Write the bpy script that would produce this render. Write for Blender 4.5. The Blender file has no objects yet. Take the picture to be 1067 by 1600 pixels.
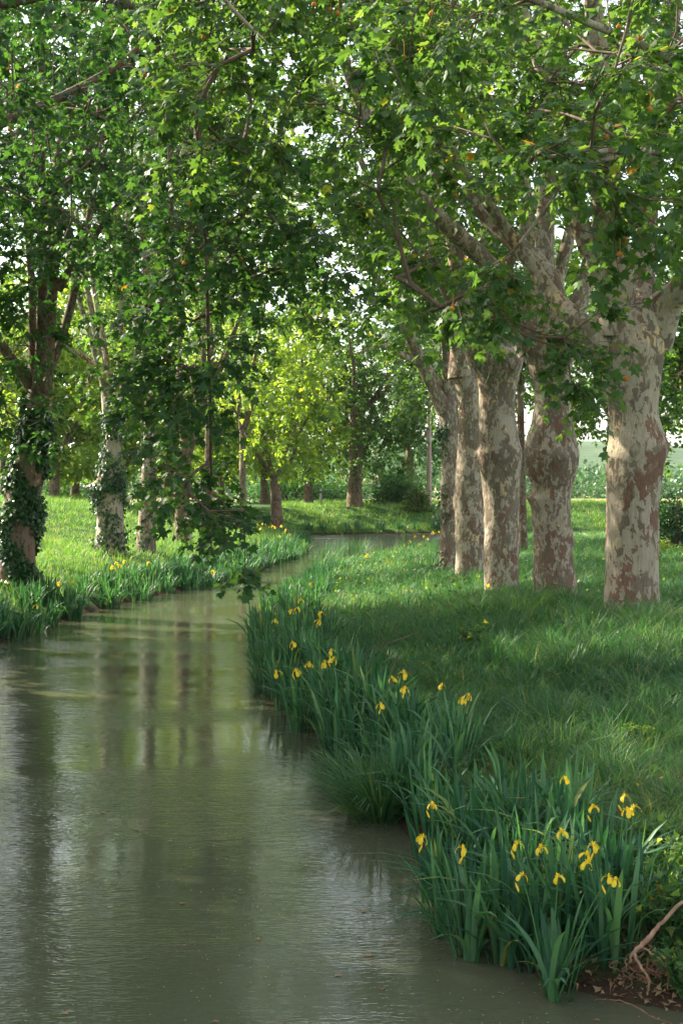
import bpy, math
import numpy as np
R = np.random.RandomState(7)
PI = math.pi
F_PX, HZ, CX, CH = 2200.0, 765.0, 533.5, 3.0      # focal length in photo px, horizon row, centre column, camera height
scene = bpy.context.scene
COL = scene.collection

def P(x, y, D):
    return np.array([(x-CX)*D/F_PX, D, CH+(HZ-y)*D/F_PX])

def sstep(a, b, t):
    t = np.clip((t-a)/(b-a), 0, 1)
    return t*t*(3-2*t)

def vnoise(x, y, s=1.0, seed=0.0):
    x = np.asarray(x, float)/s; y = np.asarray(y, float)/s
    return (np.sin(x*1.7+y*.9+seed)+np.sin(x*-.8+y*2.1+seed*2+1.3)+np.sin(x*3.1+y*1.3+seed*.7+4)*.5+np.sin(x*1.1-y*3.7+2.2+seed)*.5)/3.0

# ------------------------------------------------------------------ materials
def newmat(name):
    m = bpy.data.materials.new(name); m.use_nodes = True
    nt = m.node_tree; nt.nodes.clear()
    return m, nt, nt.nodes, nt.links

def node(ns, t, **kw):
    n = ns.new(t)
    for k, v in kw.items(): setattr(n, k, v)
    return n

def ramp(ns, stops, interp='LINEAR'):
    r = ns.new('ShaderNodeValToRGB'); cr = r.color_ramp; cr.interpolation = interp
    while len(cr.elements) > len(stops): cr.elements.remove(cr.elements[-1])
    while len(cr.elements) < len(stops): cr.elements.new(0.5)
    for e, (p, c) in zip(cr.elements, stops):
        e.position = p; e.color = (c[0], c[1], c[2], 1) if len(c) == 3 else c
    return r

def leaf_mat(name, stops, trans, tmix=0.42, rough=0.42, spec=0.35):
    m, nt, ns, lk = newmat(name)
    at = node(ns, 'ShaderNodeAttribute', attribute_name='rnd')
    rp = ramp(ns, stops); lk.new(at.outputs['Fac'], rp.inputs['Fac'])
    pb = ns.new('ShaderNodeBsdfPrincipled'); pb.inputs['Roughness'].default_value = rough
    pb.inputs['Specular IOR Level'].default_value = spec
    lk.new(rp.outputs['Color'], pb.inputs['Base Color'])
    tr = ns.new('ShaderNodeBsdfTranslucent')
    mul = node(ns, 'ShaderNodeMix', data_type='RGBA', blend_type='MULTIPLY'); mul.inputs['Factor'].default_value = 1
    lk.new(rp.outputs['Color'], mul.inputs['A']); mul.inputs['B'].default_value = (*trans, 1)
    lk.new(mul.outputs['Result'], tr.inputs['Color'])
    mx = ns.new('ShaderNodeMixShader'); mx.inputs['Fac'].default_value = tmix
    lk.new(pb.outputs['BSDF'], mx.inputs[1]); lk.new(tr.outputs['BSDF'], mx.inputs[2])
    out = ns.new('ShaderNodeOutputMaterial'); lk.new(mx.outputs['Shader'], out.inputs['Surface'])
    return m

ORG = (.30, .14, .03)
M = {}
M['leaf'] = leaf_mat('plane_leaf', [(0, (.030, .074, .028)), (.35, (.048, .105, .036)), (.75, (.078, .148, .048)), (.93, (.13, .20, .06)), (.975, (.28, .28, .05)), (1, ORG)], (2.6, 2.5, .8), rough=.48, spec=.24)
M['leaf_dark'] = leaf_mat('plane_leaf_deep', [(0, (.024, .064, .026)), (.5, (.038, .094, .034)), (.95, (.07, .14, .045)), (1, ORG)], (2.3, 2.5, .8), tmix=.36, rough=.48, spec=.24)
M['leaf_pale'] = leaf_mat('leaf_pale_backlit', [(0, (.09, .17, .035)), (.5, (.16, .25, .05)), (.9, (.24, .32, .07)), (1, (.28, .30, .06))], (2.5, 2.3, .7), tmix=.5)  # backlit glow of the far crowns put into the colour; pale herbs share it
M['ivy'] = leaf_mat('ivy_leaf', [(0, (.012, .05, .012)), (.6, (.022, .075, .018)), (1, (.05, .12, .03))], (1.5, 2, .7), tmix=.15, rough=.35)
M['grass'] = leaf_mat('grass_blade', [(0, (.028, .090, .040)), (.5, (.052, .145, .056)), (.85, (.10, .20, .075)), (.95, (.15, .22, .07)), (1, (.28, .22, .09))], (1.9, 2.0, .9), tmix=.38, rough=.5)
M['grass_sun'] = leaf_mat('meadow_blade_sunlit', [(0, (.08, .19, .035)), (.5, (.13, .26, .05)), (.9, (.20, .32, .07)), (1, (.32, .28, .12))], (1.6, 1.6, .8), tmix=.4, rough=.5)  # brighter copy of the grass, with sunlight put into its colour
M['sedge'] = leaf_mat('sedge_blade', [(0, (.035, .10, .04)), (.7, (.06, .16, .06)), (1, (.18, .20, .08))], (1.6, 1.8, .9), tmix=.3, rough=.45)
M['iris'] = leaf_mat('iris_blade', [(0, (.024, .080, .044)), (.5, (.045, .128, .064)), (.93, (.10, .205, .10)), (.97, (.14, .24, .06)), (1, (.30, .24, .07))], (1.8, 2.1, .8), tmix=.3, rough=.48, spec=.24)
M['straw'] = leaf_mat('dry_grass', [(0, (.20, .12, .06)), (1, (.38, .27, .14))], (1.2, 1.2, 1), tmix=.25, rough=.7)
M['petal'] = leaf_mat('iris_petal', [(0, (.86, .60, .02)), (1, (.94, .74, .06))], (1.05, 1.0, .5), tmix=.35, rough=.55)
M['spurge'] = leaf_mat('spurge_bract', [(0, (.35, .52, .03)), (1, (.55, .68, .05))], (1.1, 1.1, .5), tmix=.35)
M['shrub'] = leaf_mat('shrub_leaf', [(0, (.03, .09, .03)), (.6, (.05, .14, .04)), (1, (.10, .2, .05))], (1.9, 2.1, .8), tmix=.35)
M['woods'] = leaf_mat('woods_leaf', [(0, (.05, .12, .05)), (.6, (.08, .17, .07)), (1, (.12, .21, .08))], (1.6, 1.7, .9), tmix=.3)

def bark_mat(name, cols, scale=1.0, thr=.5, red=.5):
    """cols: pale, pale2, dark patch, red-brown patch, cream fleck"""
    m, nt, ns, lk = newmat(name)
    tc = ns.new('ShaderNodeTexCoord'); oi = ns.new('ShaderNodeObjectInfo')
    add = node(ns, 'ShaderNodeVectorMath', operation='MULTIPLY_ADD')
    lk.new(oi.outputs['Random'], add.inputs[0]); add.inputs[1].default_value = (17, 31, 23); lk.new(tc.outputs['Object'], add.inputs[2])
    mp = ns.new('ShaderNodeMapping'); lk.new(add.outputs['Vector'], mp.inputs['Vector']); mp.inputs['Scale'].default_value = (scale, scale, scale*.62)
    wob = ns.new('ShaderNodeTexNoise'); wob.inputs['Scale'].default_value = 9; wob.inputs['Detail'].default_value = 4
    lk.new(mp.outputs['Vector'], wob.inputs['Vector'])
    w2 = node(ns, 'ShaderNodeVectorMath', operation='MULTIPLY_ADD')
    lk.new(wob.outputs['Color'], w2.inputs[0]); w2.inputs[1].default_value = (.22, .22, .34); lk.new(mp.outputs['Vector'], w2.inputs[2])
    def cells(sc, off):
        v = ns.new('ShaderNodeTexVoronoi'); v.inputs['Scale'].default_value = sc
        a = node(ns, 'ShaderNodeVectorMath', operation='ADD'); a.inputs[1].default_value = (off, off*2, off)
        lk.new(w2.outputs['Vector'], a.inputs[0]); lk.new(a.outputs['Vector'], v.inputs['Vector'])
        s = ns.new('ShaderNodeSeparateColor'); lk.new(v.outputs['Color'], s.inputs['Color'])
        return s
    def zone(sc, off):
        n = ns.new('ShaderNodeTexNoise'); n.inputs['Scale'].default_value = sc; n.inputs['Detail'].default_value = 3
        a = node(ns, 'ShaderNodeVectorMath', operation='ADD'); a.inputs[1].default_value = (off, off, off*1.7)
        lk.new(mp.outputs['Vector'], a.inputs[0]); lk.new(a.outputs['Vector'], n.inputs['Vector'])
        return n
    def cut(cellout, zoneout, t):
        ad = node(ns, 'ShaderNodeMath', operation='ADD'); lk.new(cellout, ad.inputs[0])
        mu = node(ns, 'ShaderNodeMath', operation='MULTIPLY'); lk.new(zoneout, mu.inputs[0]); mu.inputs[1].default_value = 2.6
        lk.new(mu.outputs[0], ad.inputs[1])
        gt = node(ns, 'ShaderNodeMapRange'); lk.new(ad.outputs[0], gt.inputs['Value'])
        gt.inputs['From Min'].default_value = t; gt.inputs['From Max'].default_value = t+.10
        return gt.outputs['Result']
    def mixc(fac, a, b):
        x = node(ns, 'ShaderNodeMix', data_type='RGBA')
        if hasattr(fac, 'node'): lk.new(fac, x.inputs['Factor'])
        else: x.inputs['Factor'].default_value = fac
        for s, v in (('A', a), ('B', b)):
            if isinstance(v, tuple): x.inputs[s].default_value = (*v, 1)
            else: lk.new(v, x.inputs[s])
        return x.outputs['Result']
    fine = ns.new('ShaderNodeTexNoise'); fine.inputs['Scale'].default_value = 26; fine.inputs['Detail'].default_value = 6; fine.inputs['Roughness'].default_value = .7
    lk.new(mp.outputs['Vector'], fine.inputs['Vector'])
    fr = ramp(ns, [(.3, (0, 0, 0)), (.7, (1, 1, 1))]); lk.new(fine.outputs['Fac'], fr.inputs['Fac'])
    c1 = cells(9, 0); c2 = cells(15, 3.1); c3 = cells(7, 6.7)
    base = mixc(fr.outputs['Color'], cols[0], cols[1])
    dk = cut(c1.outputs['Red'], zone(1.7, 0).outputs['Fac'], 2.24-thr*.5)
    dk2 = cut(c2.outputs['Green'], zone(2.3, 9).outputs['Fac'], 2.34-thr*.5)
    rd = cut(c3.outputs['Blue'], zone(1.1, 4).outputs['Fac'], 2.42-red*.3)
    cr_ = cut(c2.outputs['Blue'], zone(2.0, 12).outputs['Fac'], 2.45)
    col = mixc(dk, base, cols[2]); col = mixc(dk2, col, tuple(v*1.25 for v in cols[2]))
    sz = ns.new('ShaderNodeSeparateXYZ'); lk.new(tc.outputs['Object'], sz.inputs['Vector'])
    lo = node(ns, 'ShaderNodeMapRange'); lk.new(sz.outputs['Z'], lo.inputs['Value']); lo.inputs['From Min'].default_value = 2.2; lo.inputs['From Max'].default_value = 0
    zb = node(ns, 'ShaderNodeMath', operation='MULTIPLY_ADD'); lk.new(lo.outputs['Result'], zb.inputs[0]); zb.inputs[1].default_value = .10; lk.new(zone(1.9, 21).outputs['Fac'], zb.inputs[2])
    rd2 = cut(c2.outputs['Red'], zb.outputs[0], 2.42-red*.3)       # old rust-brown bark kept longest at the foot
    col = mixc(rd, col, cols[3]); col = mixc(rd2, col, tuple(v*1.2 for v in cols[3])); col = mixc(cr_, col, cols[4])
    speck = node(ns, 'ShaderNodeMix', data_type='RGBA', blend_type='MULTIPLY'); speck.inputs['Factor'].default_value = .55
    lk.new(col, speck.inputs['A'])
    sm = ns.new('ShaderNodeMapping'); sm.inputs['Scale'].default_value = (1, 1, .14); lk.new(mp.outputs['Vector'], sm.inputs['Vector'])
    sn = ns.new('ShaderNodeTexNoise'); sn.inputs['Scale'].default_value = 34; sn.inputs['Detail'].default_value = 5; lk.new(sm.outputs['Vector'], sn.inputs['Vector'])
    sv = node(ns, 'ShaderNodeMath', operation='ADD'); lk.new(fine.outputs['Fac'], sv.inputs[0]); lk.new(sn.outputs['Fac'], sv.inputs[1])
    sv2 = node(ns, 'ShaderNodeMath', operation='MULTIPLY'); lk.new(sv.outputs[0], sv2.inputs[0]); sv2.inputs[1].default_value = .5
    vf = ramp(ns, [(.36, (.42, .39, .36)), (.54, (1, 1, 1))]); lk.new(sv2.outputs[0], vf.inputs['Fac'])
    lk.new(vf.outputs['Color'], speck.inputs['B'])
    pb = ns.new('ShaderNodeBsdfPrincipled'); pb.inputs['Roughness'].default_value = .85; pb.inputs['Specular IOR Level'].default_value = .2
    lk.new(speck.outputs['Result'], pb.inputs['Base Color'])
    hgt = node(ns, 'ShaderNodeMath', operation='SUBTRACT')
    s1 = node(ns, 'ShaderNodeMath', operation='ADD'); lk.new(dk, s1.inputs[0]); lk.new(rd, s1.inputs[1])
    lk.new(fine.outputs['Fac'], hgt.inputs[0]); 
    s2 = node(ns, 'ShaderNodeMath', operation='MULTIPLY'); lk.new(s1.outputs[0], s2.inputs[0]); s2.inputs[1].default_value = -.5
    lk.new(s2.outputs[0], hgt.inputs[1])
    bp = ns.new('ShaderNodeBump'); bp.inputs['Strength'].default_value = 1; bp.inputs['Distance'].default_value = .03
    lk.new(hgt.outputs[0], bp.inputs['Height']); lk.new(bp.outputs['Normal'], pb.inputs['Normal'])
    out = ns.new('ShaderNodeOutputMaterial'); lk.new(pb.outputs['BSDF'], out.inputs['Surface'])
    return m

PALE = ((.54, .46, .345), (.39, .33, .245), (.20, .162, .115), (.215, .125, .085), (.64, .49, .27))
M['bark'] = bark_mat('plane_bark', PALE, .95, .36, .36)
M['bark_busy'] = bark_mat('plane_bark_mottled', PALE, 1.2, .74, .36)
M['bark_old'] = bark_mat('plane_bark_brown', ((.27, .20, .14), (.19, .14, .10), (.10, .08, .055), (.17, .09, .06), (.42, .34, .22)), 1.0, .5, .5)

def simple(name, c1, c2, scale=5, rough=.85, bump=.3, stretch=(1, 1, 1), dist=.01):
    m, nt, ns, lk = newmat(name)
    tc = ns.new('ShaderNodeTexCoord'); mp = ns.new('ShaderNodeMapping'); mp.inputs['Scale'].default_value = stretch
    lk.new(tc.outputs['Object'], mp.inputs['Vector'])
    n = ns.new('ShaderNodeTexNoise'); n.inputs['Scale'].default_value = scale; n.inputs['Detail'].default_value = 6; n.inputs['Roughness'].default_value = .65
    lk.new(mp.outputs['Vector'], n.inputs['Vector'])
    r = ramp(ns, [(.3, c1), (.7, c2)]); lk.new(n.outputs['Fac'], r.inputs['Fac'])
    pb = ns.new('ShaderNodeBsdfPrincipled'); pb.inputs['Roughness'].default_value = rough; pb.inputs['Specular IOR Level'].default_value = .25
    lk.new(r.outputs['Color'], pb.inputs['Base Color'])
    bp = ns.new('ShaderNodeBump'); bp.inputs['Strength'].default_value = bump; bp.inputs['Distance'].default_value = dist
    lk.new(n.outputs['Fac'], bp.inputs['Height']); lk.new(bp.outputs['Normal'], pb.inputs['Normal'])
    out = ns.new('ShaderNodeOutputMaterial'); lk.new(pb.outputs['BSDF'], out.inputs['Surface'])
    return m

M['twig'] = simple('twig_bark', (.10, .065, .045), (.20, .14, .10), 8)
M['root'] = simple('root_wood', (.10, .045, .028), (.30, .16, .10), 14, stretch=(1, 1, 1))
M['deadwood'] = simple('dead_wood', (.17, .09, .055), (.40, .25, .16), 16)
M['seed'] = simple('seed_ball', (.40, .13, .02), (.60, .22, .04), 40)
M['stalk'] = simple('iris_stalk', (.05, .14, .04), (.08, .2, .06), 10)
M['pole'] = simple('pole_wood', (.36, .25, .20), (.50, .38, .31), 3)
M['post'] = simple('post_paint', (.55, .50, .46), (.66, .61, .56), 3)
M['rooft'] = simple('roof_tile', (.32, .14, .09), (.42, .21, .14), 2)
M['plaster'] = simple('plaster', (.48, .40, .32), (.58, .50, .42), 1)
M['glassd'] = simple('dark_opening', (.03, .03, .03), (.05, .05, .05), 1)
M['path'] = simple('dirt_path', (.36, .27, .19), (.50, .40, .30), 2)
M['bits'] = simple('floating_bits', (.30, .22, .10), (.45, .36, .18), 30)

# ground: soil under the grass, meadow and field tones by noise
def ground_mat():
    m, nt, ns, lk = newmat('ground_turf')
    tc = ns.new('ShaderNodeTexCoord')
    n1 = ns.new('ShaderNodeTexNoise'); n1.inputs['Scale'].default_value = .6; n1.inputs['Detail'].default_value = 8; n1.inputs['Roughness'].default_value = .7
    n2 = ns.new('ShaderNodeTexNoise'); n2.inputs['Scale'].default_value = 14; n2.inputs['Detail'].default_value = 5
    for n in (n1, n2): lk.new(tc.outputs['Object'], n.inputs['Vector'])
    r1 = ramp(ns, [(.3, (.03, .07, .02)), (.5, (.055, .13, .03)), (.68, (.09, .17, .045)), (.8, (.16, .15, .07))]); lk.new(n1.outputs['Fac'], r1.inputs['Fac'])
    r2 = ramp(ns, [(.35, (.55, .5, .45)), (.65, (1.15, 1.15, 1.1))]); lk.new(n2.outputs['Fac'], r2.inputs['Fac'])
    mu = node(ns, 'ShaderNodeMix', data_type='RGBA', blend_type='MULTIPLY'); mu.inputs['Factor'].default_value = 1
    lk.new(r1.outputs['Color'], mu.inputs['A']); lk.new(r2.outputs['Color'], mu.inputs['B'])
    # wet earth at the waterline, dry field far away (both real changes of the ground)
    sp = ns.new('ShaderNodeSeparateXYZ'); lk.new(tc.outputs['Object'], sp.inputs['Vector'])
    we = node(ns, 'ShaderNodeMapRange'); lk.new(sp.outputs['Z'], we.inputs['Value']); we.inputs['From Min'].default_value = .05; we.inputs['From Max'].default_value = .17
    wm = node(ns, 'ShaderNodeMix', data_type='RGBA'); lk.new(we.outputs['Result'], wm.inputs['Factor']); wm.inputs['A'].default_value = (.045, .030, .018, 1)
    lk.new(mu.outputs['Result'], wm.inputs['B'])
    fr = node(ns, 'ShaderNodeMapRange'); lk.new(sp.outputs['Y'], fr.inputs['Value']); fr.inputs['From Min'].default_value = 120; fr.inputs['From Max'].default_value = 150
    fm = node(ns, 'ShaderNodeMix', data_type='RGBA'); lk.new(fr.outputs['Result'], fm.inputs['Factor']); fm.inputs['B'].default_value = (.26, .25, .10, 1)
    lk.new(wm.outputs['Result'], fm.inputs['A'])
    pb = ns.new('ShaderNodeBsdfPrincipled'); pb.inputs['Roughness'].default_value = .95; pb.inputs['Specular IOR Level'].default_value = .1
    lk.new(fm.outputs['Result'], pb.inputs['Base Color'])
    bp = ns.new('ShaderNodeBump'); bp.inputs['Strength'].default_value = .8; bp.inputs['Distance'].default_value = .05
    lk.new(n2.outputs['Fac'], bp.inputs['Height']); lk.new(bp.outputs['Normal'], pb.inputs['Normal'])
    out = ns.new('ShaderNodeOutputMaterial'); lk.new(pb.outputs['BSDF'], out.inputs['Surface'])
    return m
M['ground'] = ground_mat()

def water_mat():
    m, nt, ns, lk = newmat('canal_water')
    tc = ns.new('ShaderNodeTexCoord')
    def nz(sx, sy, det, rough, dist=0):
        mp = ns.new('ShaderNodeMapping'); mp.inputs['Scale'].default_value = (sx, sy, 1); lk.new(tc.outputs['Object'], mp.inputs['Vector'])
        n = ns.new('ShaderNodeTexNoise'); n.inputs['Scale'].default_value = 1; n.inputs['Detail'].default_value = det; n.inputs['Roughness'].default_value = rough
        n.inputs['Distortion'].default_value = dist
        lk.new(mp.outputs['Vector'], n.inputs['Vector']); return n
    a = nz(2.4, 7, 3, .6, .6); b = nz(9, 26, 2, .6); z = nz(.25, .5, 2, .5)
    zr = ramp(ns, [(.38, (.22, .22, .22)), (.62, (1, 1, 1))]); lk.new(z.outputs['Fac'], zr.inputs['Fac'])
    ad = node(ns, 'ShaderNodeMath', operation='MULTIPLY_ADD'); lk.new(b.outputs['Fac'], ad.inputs[0]); ad.inputs[1].default_value = .6; lk.new(a.outputs['Fac'], ad.inputs[2])
    hm = node(ns, 'ShaderNodeMath', operation='MULTIPLY'); lk.new(ad.outputs[0], hm.inputs[0]); lk.new(zr.outputs['Color'], hm.inputs[1])
    sep = ns.new('ShaderNodeSeparateXYZ'); lk.new(tc.outputs['Object'], sep.inputs['Vector'])
    br = node(ns, 'ShaderNodeMapRange'); lk.new(sep.outputs['Y'], br.inputs['Value'])      # the reach beyond the bend lies open to the breeze
    br.inputs['From Min'].default_value = 58; br.inputs['From Max'].default_value = 70; br.inputs['To Min'].default_value = .0085; br.inputs['To Max'].default_value = .05
    bp = ns.new('ShaderNodeBump'); bp.inputs['Strength'].default_value = 1; lk.new(br.outputs['Result'], bp.inputs['Distance'])
    lk.new(hm.outputs[0], bp.inputs['Height'])
    silt = nz(.3, .12, 4, .6)
    sr = ramp(ns, [(.3, (.068, .074, .042)), (.7, (.086, .090, .054))]); lk.new(silt.outputs['Fac'], sr.inputs['Fac'])
    pb = ns.new('ShaderNodeBsdfPrincipled'); lk.new(sr.outputs['Color'], pb.inputs['Base Color'])
    pb.inputs['Roughness'].default_value = .03; pb.inputs['IOR'].default_value = 1.33; pb.inputs['Specular IOR Level'].default_value = .5
    lk.new(bp.outputs['Normal'], pb.inputs['Normal'])
    out = ns.new('ShaderNodeOutputMaterial'); lk.new(pb.outputs['BSDF'], out.inputs['Surface'])
    return m
M['water'] = water_mat()

# ------------------------------------------------------------------ mesh helpers
class Geo:
    """collects vertices and faces (numpy), one mesh at the end"""
    def __init__(s): s.V = []; s.F = []; s.a = []; s.n = 0
    def add(s, V, faces, mat=0, smooth=False, rnd=None):
        V = np.asarray(V, float).reshape(-1, 3)
        for f in (faces if isinstance(faces, list) else [faces]):
            f = np.asarray(f, np.int64)
            if len(f): s.F.append((f+s.n, mat, smooth))
        s.V.append(V); s.n += len(V)
        r = np.zeros(len(V)) if rnd is None else np.broadcast_to(np.asarray(rnd, float), (len(V),)).copy()
        s.a.append(r)
    def build(s, name, mats, parent=None, origin=(0, 0, 0)):
        V = np.concatenate(s.V)-np.asarray(origin, float)
        me = bpy.data.meshes.new(name)
        nl = sum(f.size for f, _, _ in s.F); npoly = sum(len(f) for f, _, _ in s.F)
        me.vertices.add(len(V)); me.vertices.foreach_set('co', V.astype(np.float32).ravel())
        me.loops.add(nl); me.polygons.add(npoly)
        me.loops.foreach_set('vertex_index', np.concatenate([f.ravel() for f, _, _ in s.F]).astype(np.int32))
        tot = np.concatenate([np.full(len(f), f.shape[1]) for f, _, _ in s.F])
        me.polygons.foreach_set('loop_start', (np.cumsum(tot)-tot).astype(np.int32))
        me.polygons.foreach_set('material_index', np.concatenate([np.full(len(f), m) for f, m, _ in s.F]).astype(np.int32))
        me.polygons.foreach_set('use_smooth', np.concatenate([np.full(len(f), sm) for f, _, sm in s.F]).astype(bool))
        at = me.attributes.new('rnd', 'FLOAT', 'POINT'); at.data.foreach_set('value', np.concatenate(s.a).astype(np.float32))
        for m in (mats if isinstance(mats, (list, tuple)) else [mats]): me.materials.append(m)
        me.update(); me.validate()
        o = bpy.data.objects.new(name, me); COL.objects.link(o)
        if parent is not None: o.parent = parent
        return o

def norm(v): return v/np.maximum(np.linalg.norm(v, axis=-1, keepdims=True), 1e-9)

def tube(pts, rad, sides=8, cap=True, bump=0.0, seed=0.0):
    pts = np.asarray(pts, float); rad = np.asarray(rad, float); n = len(pts)
    T = norm(np.gradient(pts, axis=0))
    ref = np.array([0, 1, 0.]) if abs(T[0][1]) < .9 else np.array([1, 0, 0.])
    u = norm(np.cross(T[0], ref)); V = []
    ang = np.arange(sides)*2*PI/sides
    for i in range(n):
        u = norm(u-T[i]*np.dot(u, T[i])); w = np.cross(T[i], u)
        rr = rad[i]*np.ones(sides)
        if bump: rr = rr*(1+bump*(np.sin(ang*2+i*.35+seed)+.6*np.sin(ang*3-i*.5+seed*2)+.5*np.sin(i*.9+seed*3)))
        V.append(pts[i]+rr[:, None]*(np.cos(ang)[:, None]*u+np.sin(ang)[:, None]*w))
    V = np.concatenate(V)
    i, j = np.meshgrid(np.arange(n-1), np.arange(sides), indexing='ij')
    a = i*sides+j; b = i*sides+(j+1) % sides
    Fq = np.stack([a, b, b+sides, a+sides], -1).reshape(-1, 4)
    fs = [Fq]
    if cap:
        V = np.concatenate([V, pts[-1:]+T[-1:]*rad[-1]*.5]); k = len(V)-1; j = np.arange(sides)
        fs.append(np.stack([(n-1)*sides+j, (n-1)*sides+(j+1) % sides, np.full(sides, k)], -1))
    return V, fs

def spline(pts, k=6):
    """Catmull-Rom through rows (any width)"""
    p = np.asarray(pts, float); q = np.concatenate([[2*p[0]-p[1]], p, [2*p[-1]-p[-2]]]); out = []
    for i in range(len(p)-1):
        a, b, c, d = q[i:i+4]
        for t in np.arange(k)/k:
            out.append(.5*((2*b)+(c-a)*t+(2*a-5*b+4*c-d)*t*t+(3*b-a-3*c+d)*t**3))
    out.append(p[-1]); return np.array(out)

def tag(o, label=None, cat=None, group=None, kind=None):
    if label: o['label'] = label
    if cat: o['category'] = cat
    if group: o['group'] = group
    if kind: o['kind'] = kind
    return o

def empty(name, loc):
    o = bpy.data.objects.new(name, None); o.location = [float(v) for v in loc]; o.empty_display_size = .3
    COL.objects.link(o); return o

# leaf templates: (verts (k,3) with the tip along +y, triangles)
def T_full():
    h = [(0, 0, 0), (.20, -.07, -.03), (.54, .14, -.10), (.33, .30, -.02), (.50, .66, -.10), (.19, .58, 0), (.0, 1.02, -.12)]
    o = h+[(-x, y, z) for x, y, z in h[1:6][::-1]]
    V = np.array(o+[(0, .32, .05)]); k = len(o)
    return V, np.array([(i, (i+1) % k, k) for i in range(k)])
def T_mid():
    V = np.array([(0, -.02, 0), (.5, .16, -.08), (.22, .45, .02), (0, 1, -.1), (-.22, .45, .02), (-.5, .16, -.08)])
    return V, np.array([(0, 1, 2), (0, 2, 4), (2, 3, 4), (0, 4, 5)])
def T_far():
    V = np.array([(0, 0, 0), (.45, .35, -.06), (0, 1, -.05), (-.45, .35, -.06)])
    return V, np.array([(0, 1, 2), (0, 2, 3)])
LEAF = {'full': T_full(), 'mid': T_mid(), 'far': T_far()}

def leaves(geo, pos, tip, nrm, size, lod, mat=0, rnd=None, cup=1.0):
    V0, F0 = LEAF[lod]; n = len(pos); k = len(V0)
    t = norm(tip); w = norm(np.cross(t, nrm)); nn = np.cross(w, t)
    S = np.asarray(size)[:, None, None]
    cu = (cup*(R.rand(n)*1.8-.3))[:, None, None]
    V = pos[:, None]+S*(V0[None, :, 0, None]*w[:, None]+V0[None, :, 1, None]*t[:, None]+cu*V0[None, :, 2, None]*nn[:, None])
    Fc = (F0[None]+(np.arange(n)*k)[:, None, None]).reshape(-1, 3)
    r = R.rand(n) if rnd is None else rnd
    geo.add(V.reshape(-1, 3), Fc, mat, False, np.repeat(r, k))

# ------------------------------------------------------------------ river line and terrain
RIGHT = [(3.2, -14), (2.8, 4), (2.3, 7.7), (1.8, 8.2), (1.25, 8.7), (.98, 9.6), (.80, 10.8), (.6, 12.6), (.2, 15), (-.4, 17.6), (-.95, 20.3), (-1.35, 24), (-1.5, 28), (-1.62, 33),
         (-1.42, 38), (-1.12, 45), (-.62, 52), (.25, 58), (1.5, 63), (3.1, 69), (4.9, 75), (7.2, 81), (12, 86), (22, 90), (45, 93)]
FAR = [(45, 104), (20, 102), (8, 98), (3, 95.5), (-2.2, 93.5)]
LEFT = [(-3.4, 91), (-3.1, 86), (-2.5, 80), (-2.1, 72), (-2.15, 64), (-2.6, 58), (-3.5, 50.8), (-4.6, 43.4), (-5.7, 37.7), (-6.4, 32.5), (-6.8, 27.5), (-7.3, 20), (-8, 8), (-8, -14)]
RIV = spline(np.array(RIGHT+FAR+LEFT, float), 4)
A_, B_ = RIV, np.roll(RIV, -1, 0)

def rdist(x, y):
    """distance to the waterline, negative on the water"""
    x = np.atleast_1d(np.asarray(x, float)); y = np.atleast_1d(np.asarray(y, float)); sh = x.shape
    x = x.ravel(); y = y.ravel(); out = np.empty(len(x))
    for s in range(0, len(x), 20000):
        p = np.stack([x[s:s+20000], y[s:s+20000]], -1)[:, None]
        d = (B_-A_)[None]; t = np.clip(((p-A_)*d).sum(-1)/np.maximum((d*d).sum(-1), 1e-9), 0, 1)
        dd = np.sqrt((((A_+t[..., None]*d)-p)**2).sum(-1)).min(1)
        yi, yj = A_[:, 1], B_[:, 1]; cr = (yi[None] > p[..., 1]) != (yj[None] > p[..., 1])
        xx = A_[:, 0]+(p[..., 1]-yi)*(B_[:, 0]-A_[:, 0])/np.where(yj-yi == 0, 1e-9, yj-yi)
        ins = (cr & (p[..., 0] < xx)).sum(1) % 2 == 1
        out[s:s+20000] = np.where(ins, -dd, dd)
    return out.reshape(sh)

XC = np.array([(-2.5, -14), (-2.6, 8), (-3, 18), (-4.2, 28), (-3.8, 37), (-3.1, 45), (-2.3, 55), (-1.4, 64), (-.6, 72), (.2, 80), (1, 100)])
def height(x, y, d=None):
    x = np.atleast_1d(np.asarray(x, float)); y = np.atleast_1d(np.asarray(y, float))
    if d is None: d = rdist(x, y)
    dp = np.maximum(d, 0)
    lip = .24*(1-np.exp(-dp/.22))
    ar = .70-.28*sstep(24, 42, y)-.14*sstep(46, 58, y)
    zr = lip+ar*sstep(0, 5.5, dp)+.25*sstep(8, 40, dp)
    zl = lip+.72*sstep(0, 3.2, dp)+1.5*sstep(4.5, 13, dp)*sstep(20, 50, y)
    zf = lip+1.55*sstep(0, 9, dp)
    left = x < np.interp(y, XC[:, 1], XC[:, 0])
    z = np.where(left, zl, zr); w = sstep(86, 97, y); z = z*(1-w)+zf*w
    z = z+(.05*vnoise(x, y, 1.1)+.025*vnoise(x, y, .35, 3))*sstep(.2, 1.5, dp)+.12*vnoise(x, y, 9, 5)*sstep(4, 12, dp)
    far = sstep(260, 900, y); z = z+far*4*(1+vnoise(x, y, 120, 2))
    return np.where(d < 0, -.7*sstep(0, 1.2, -d)-.0, z)

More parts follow.
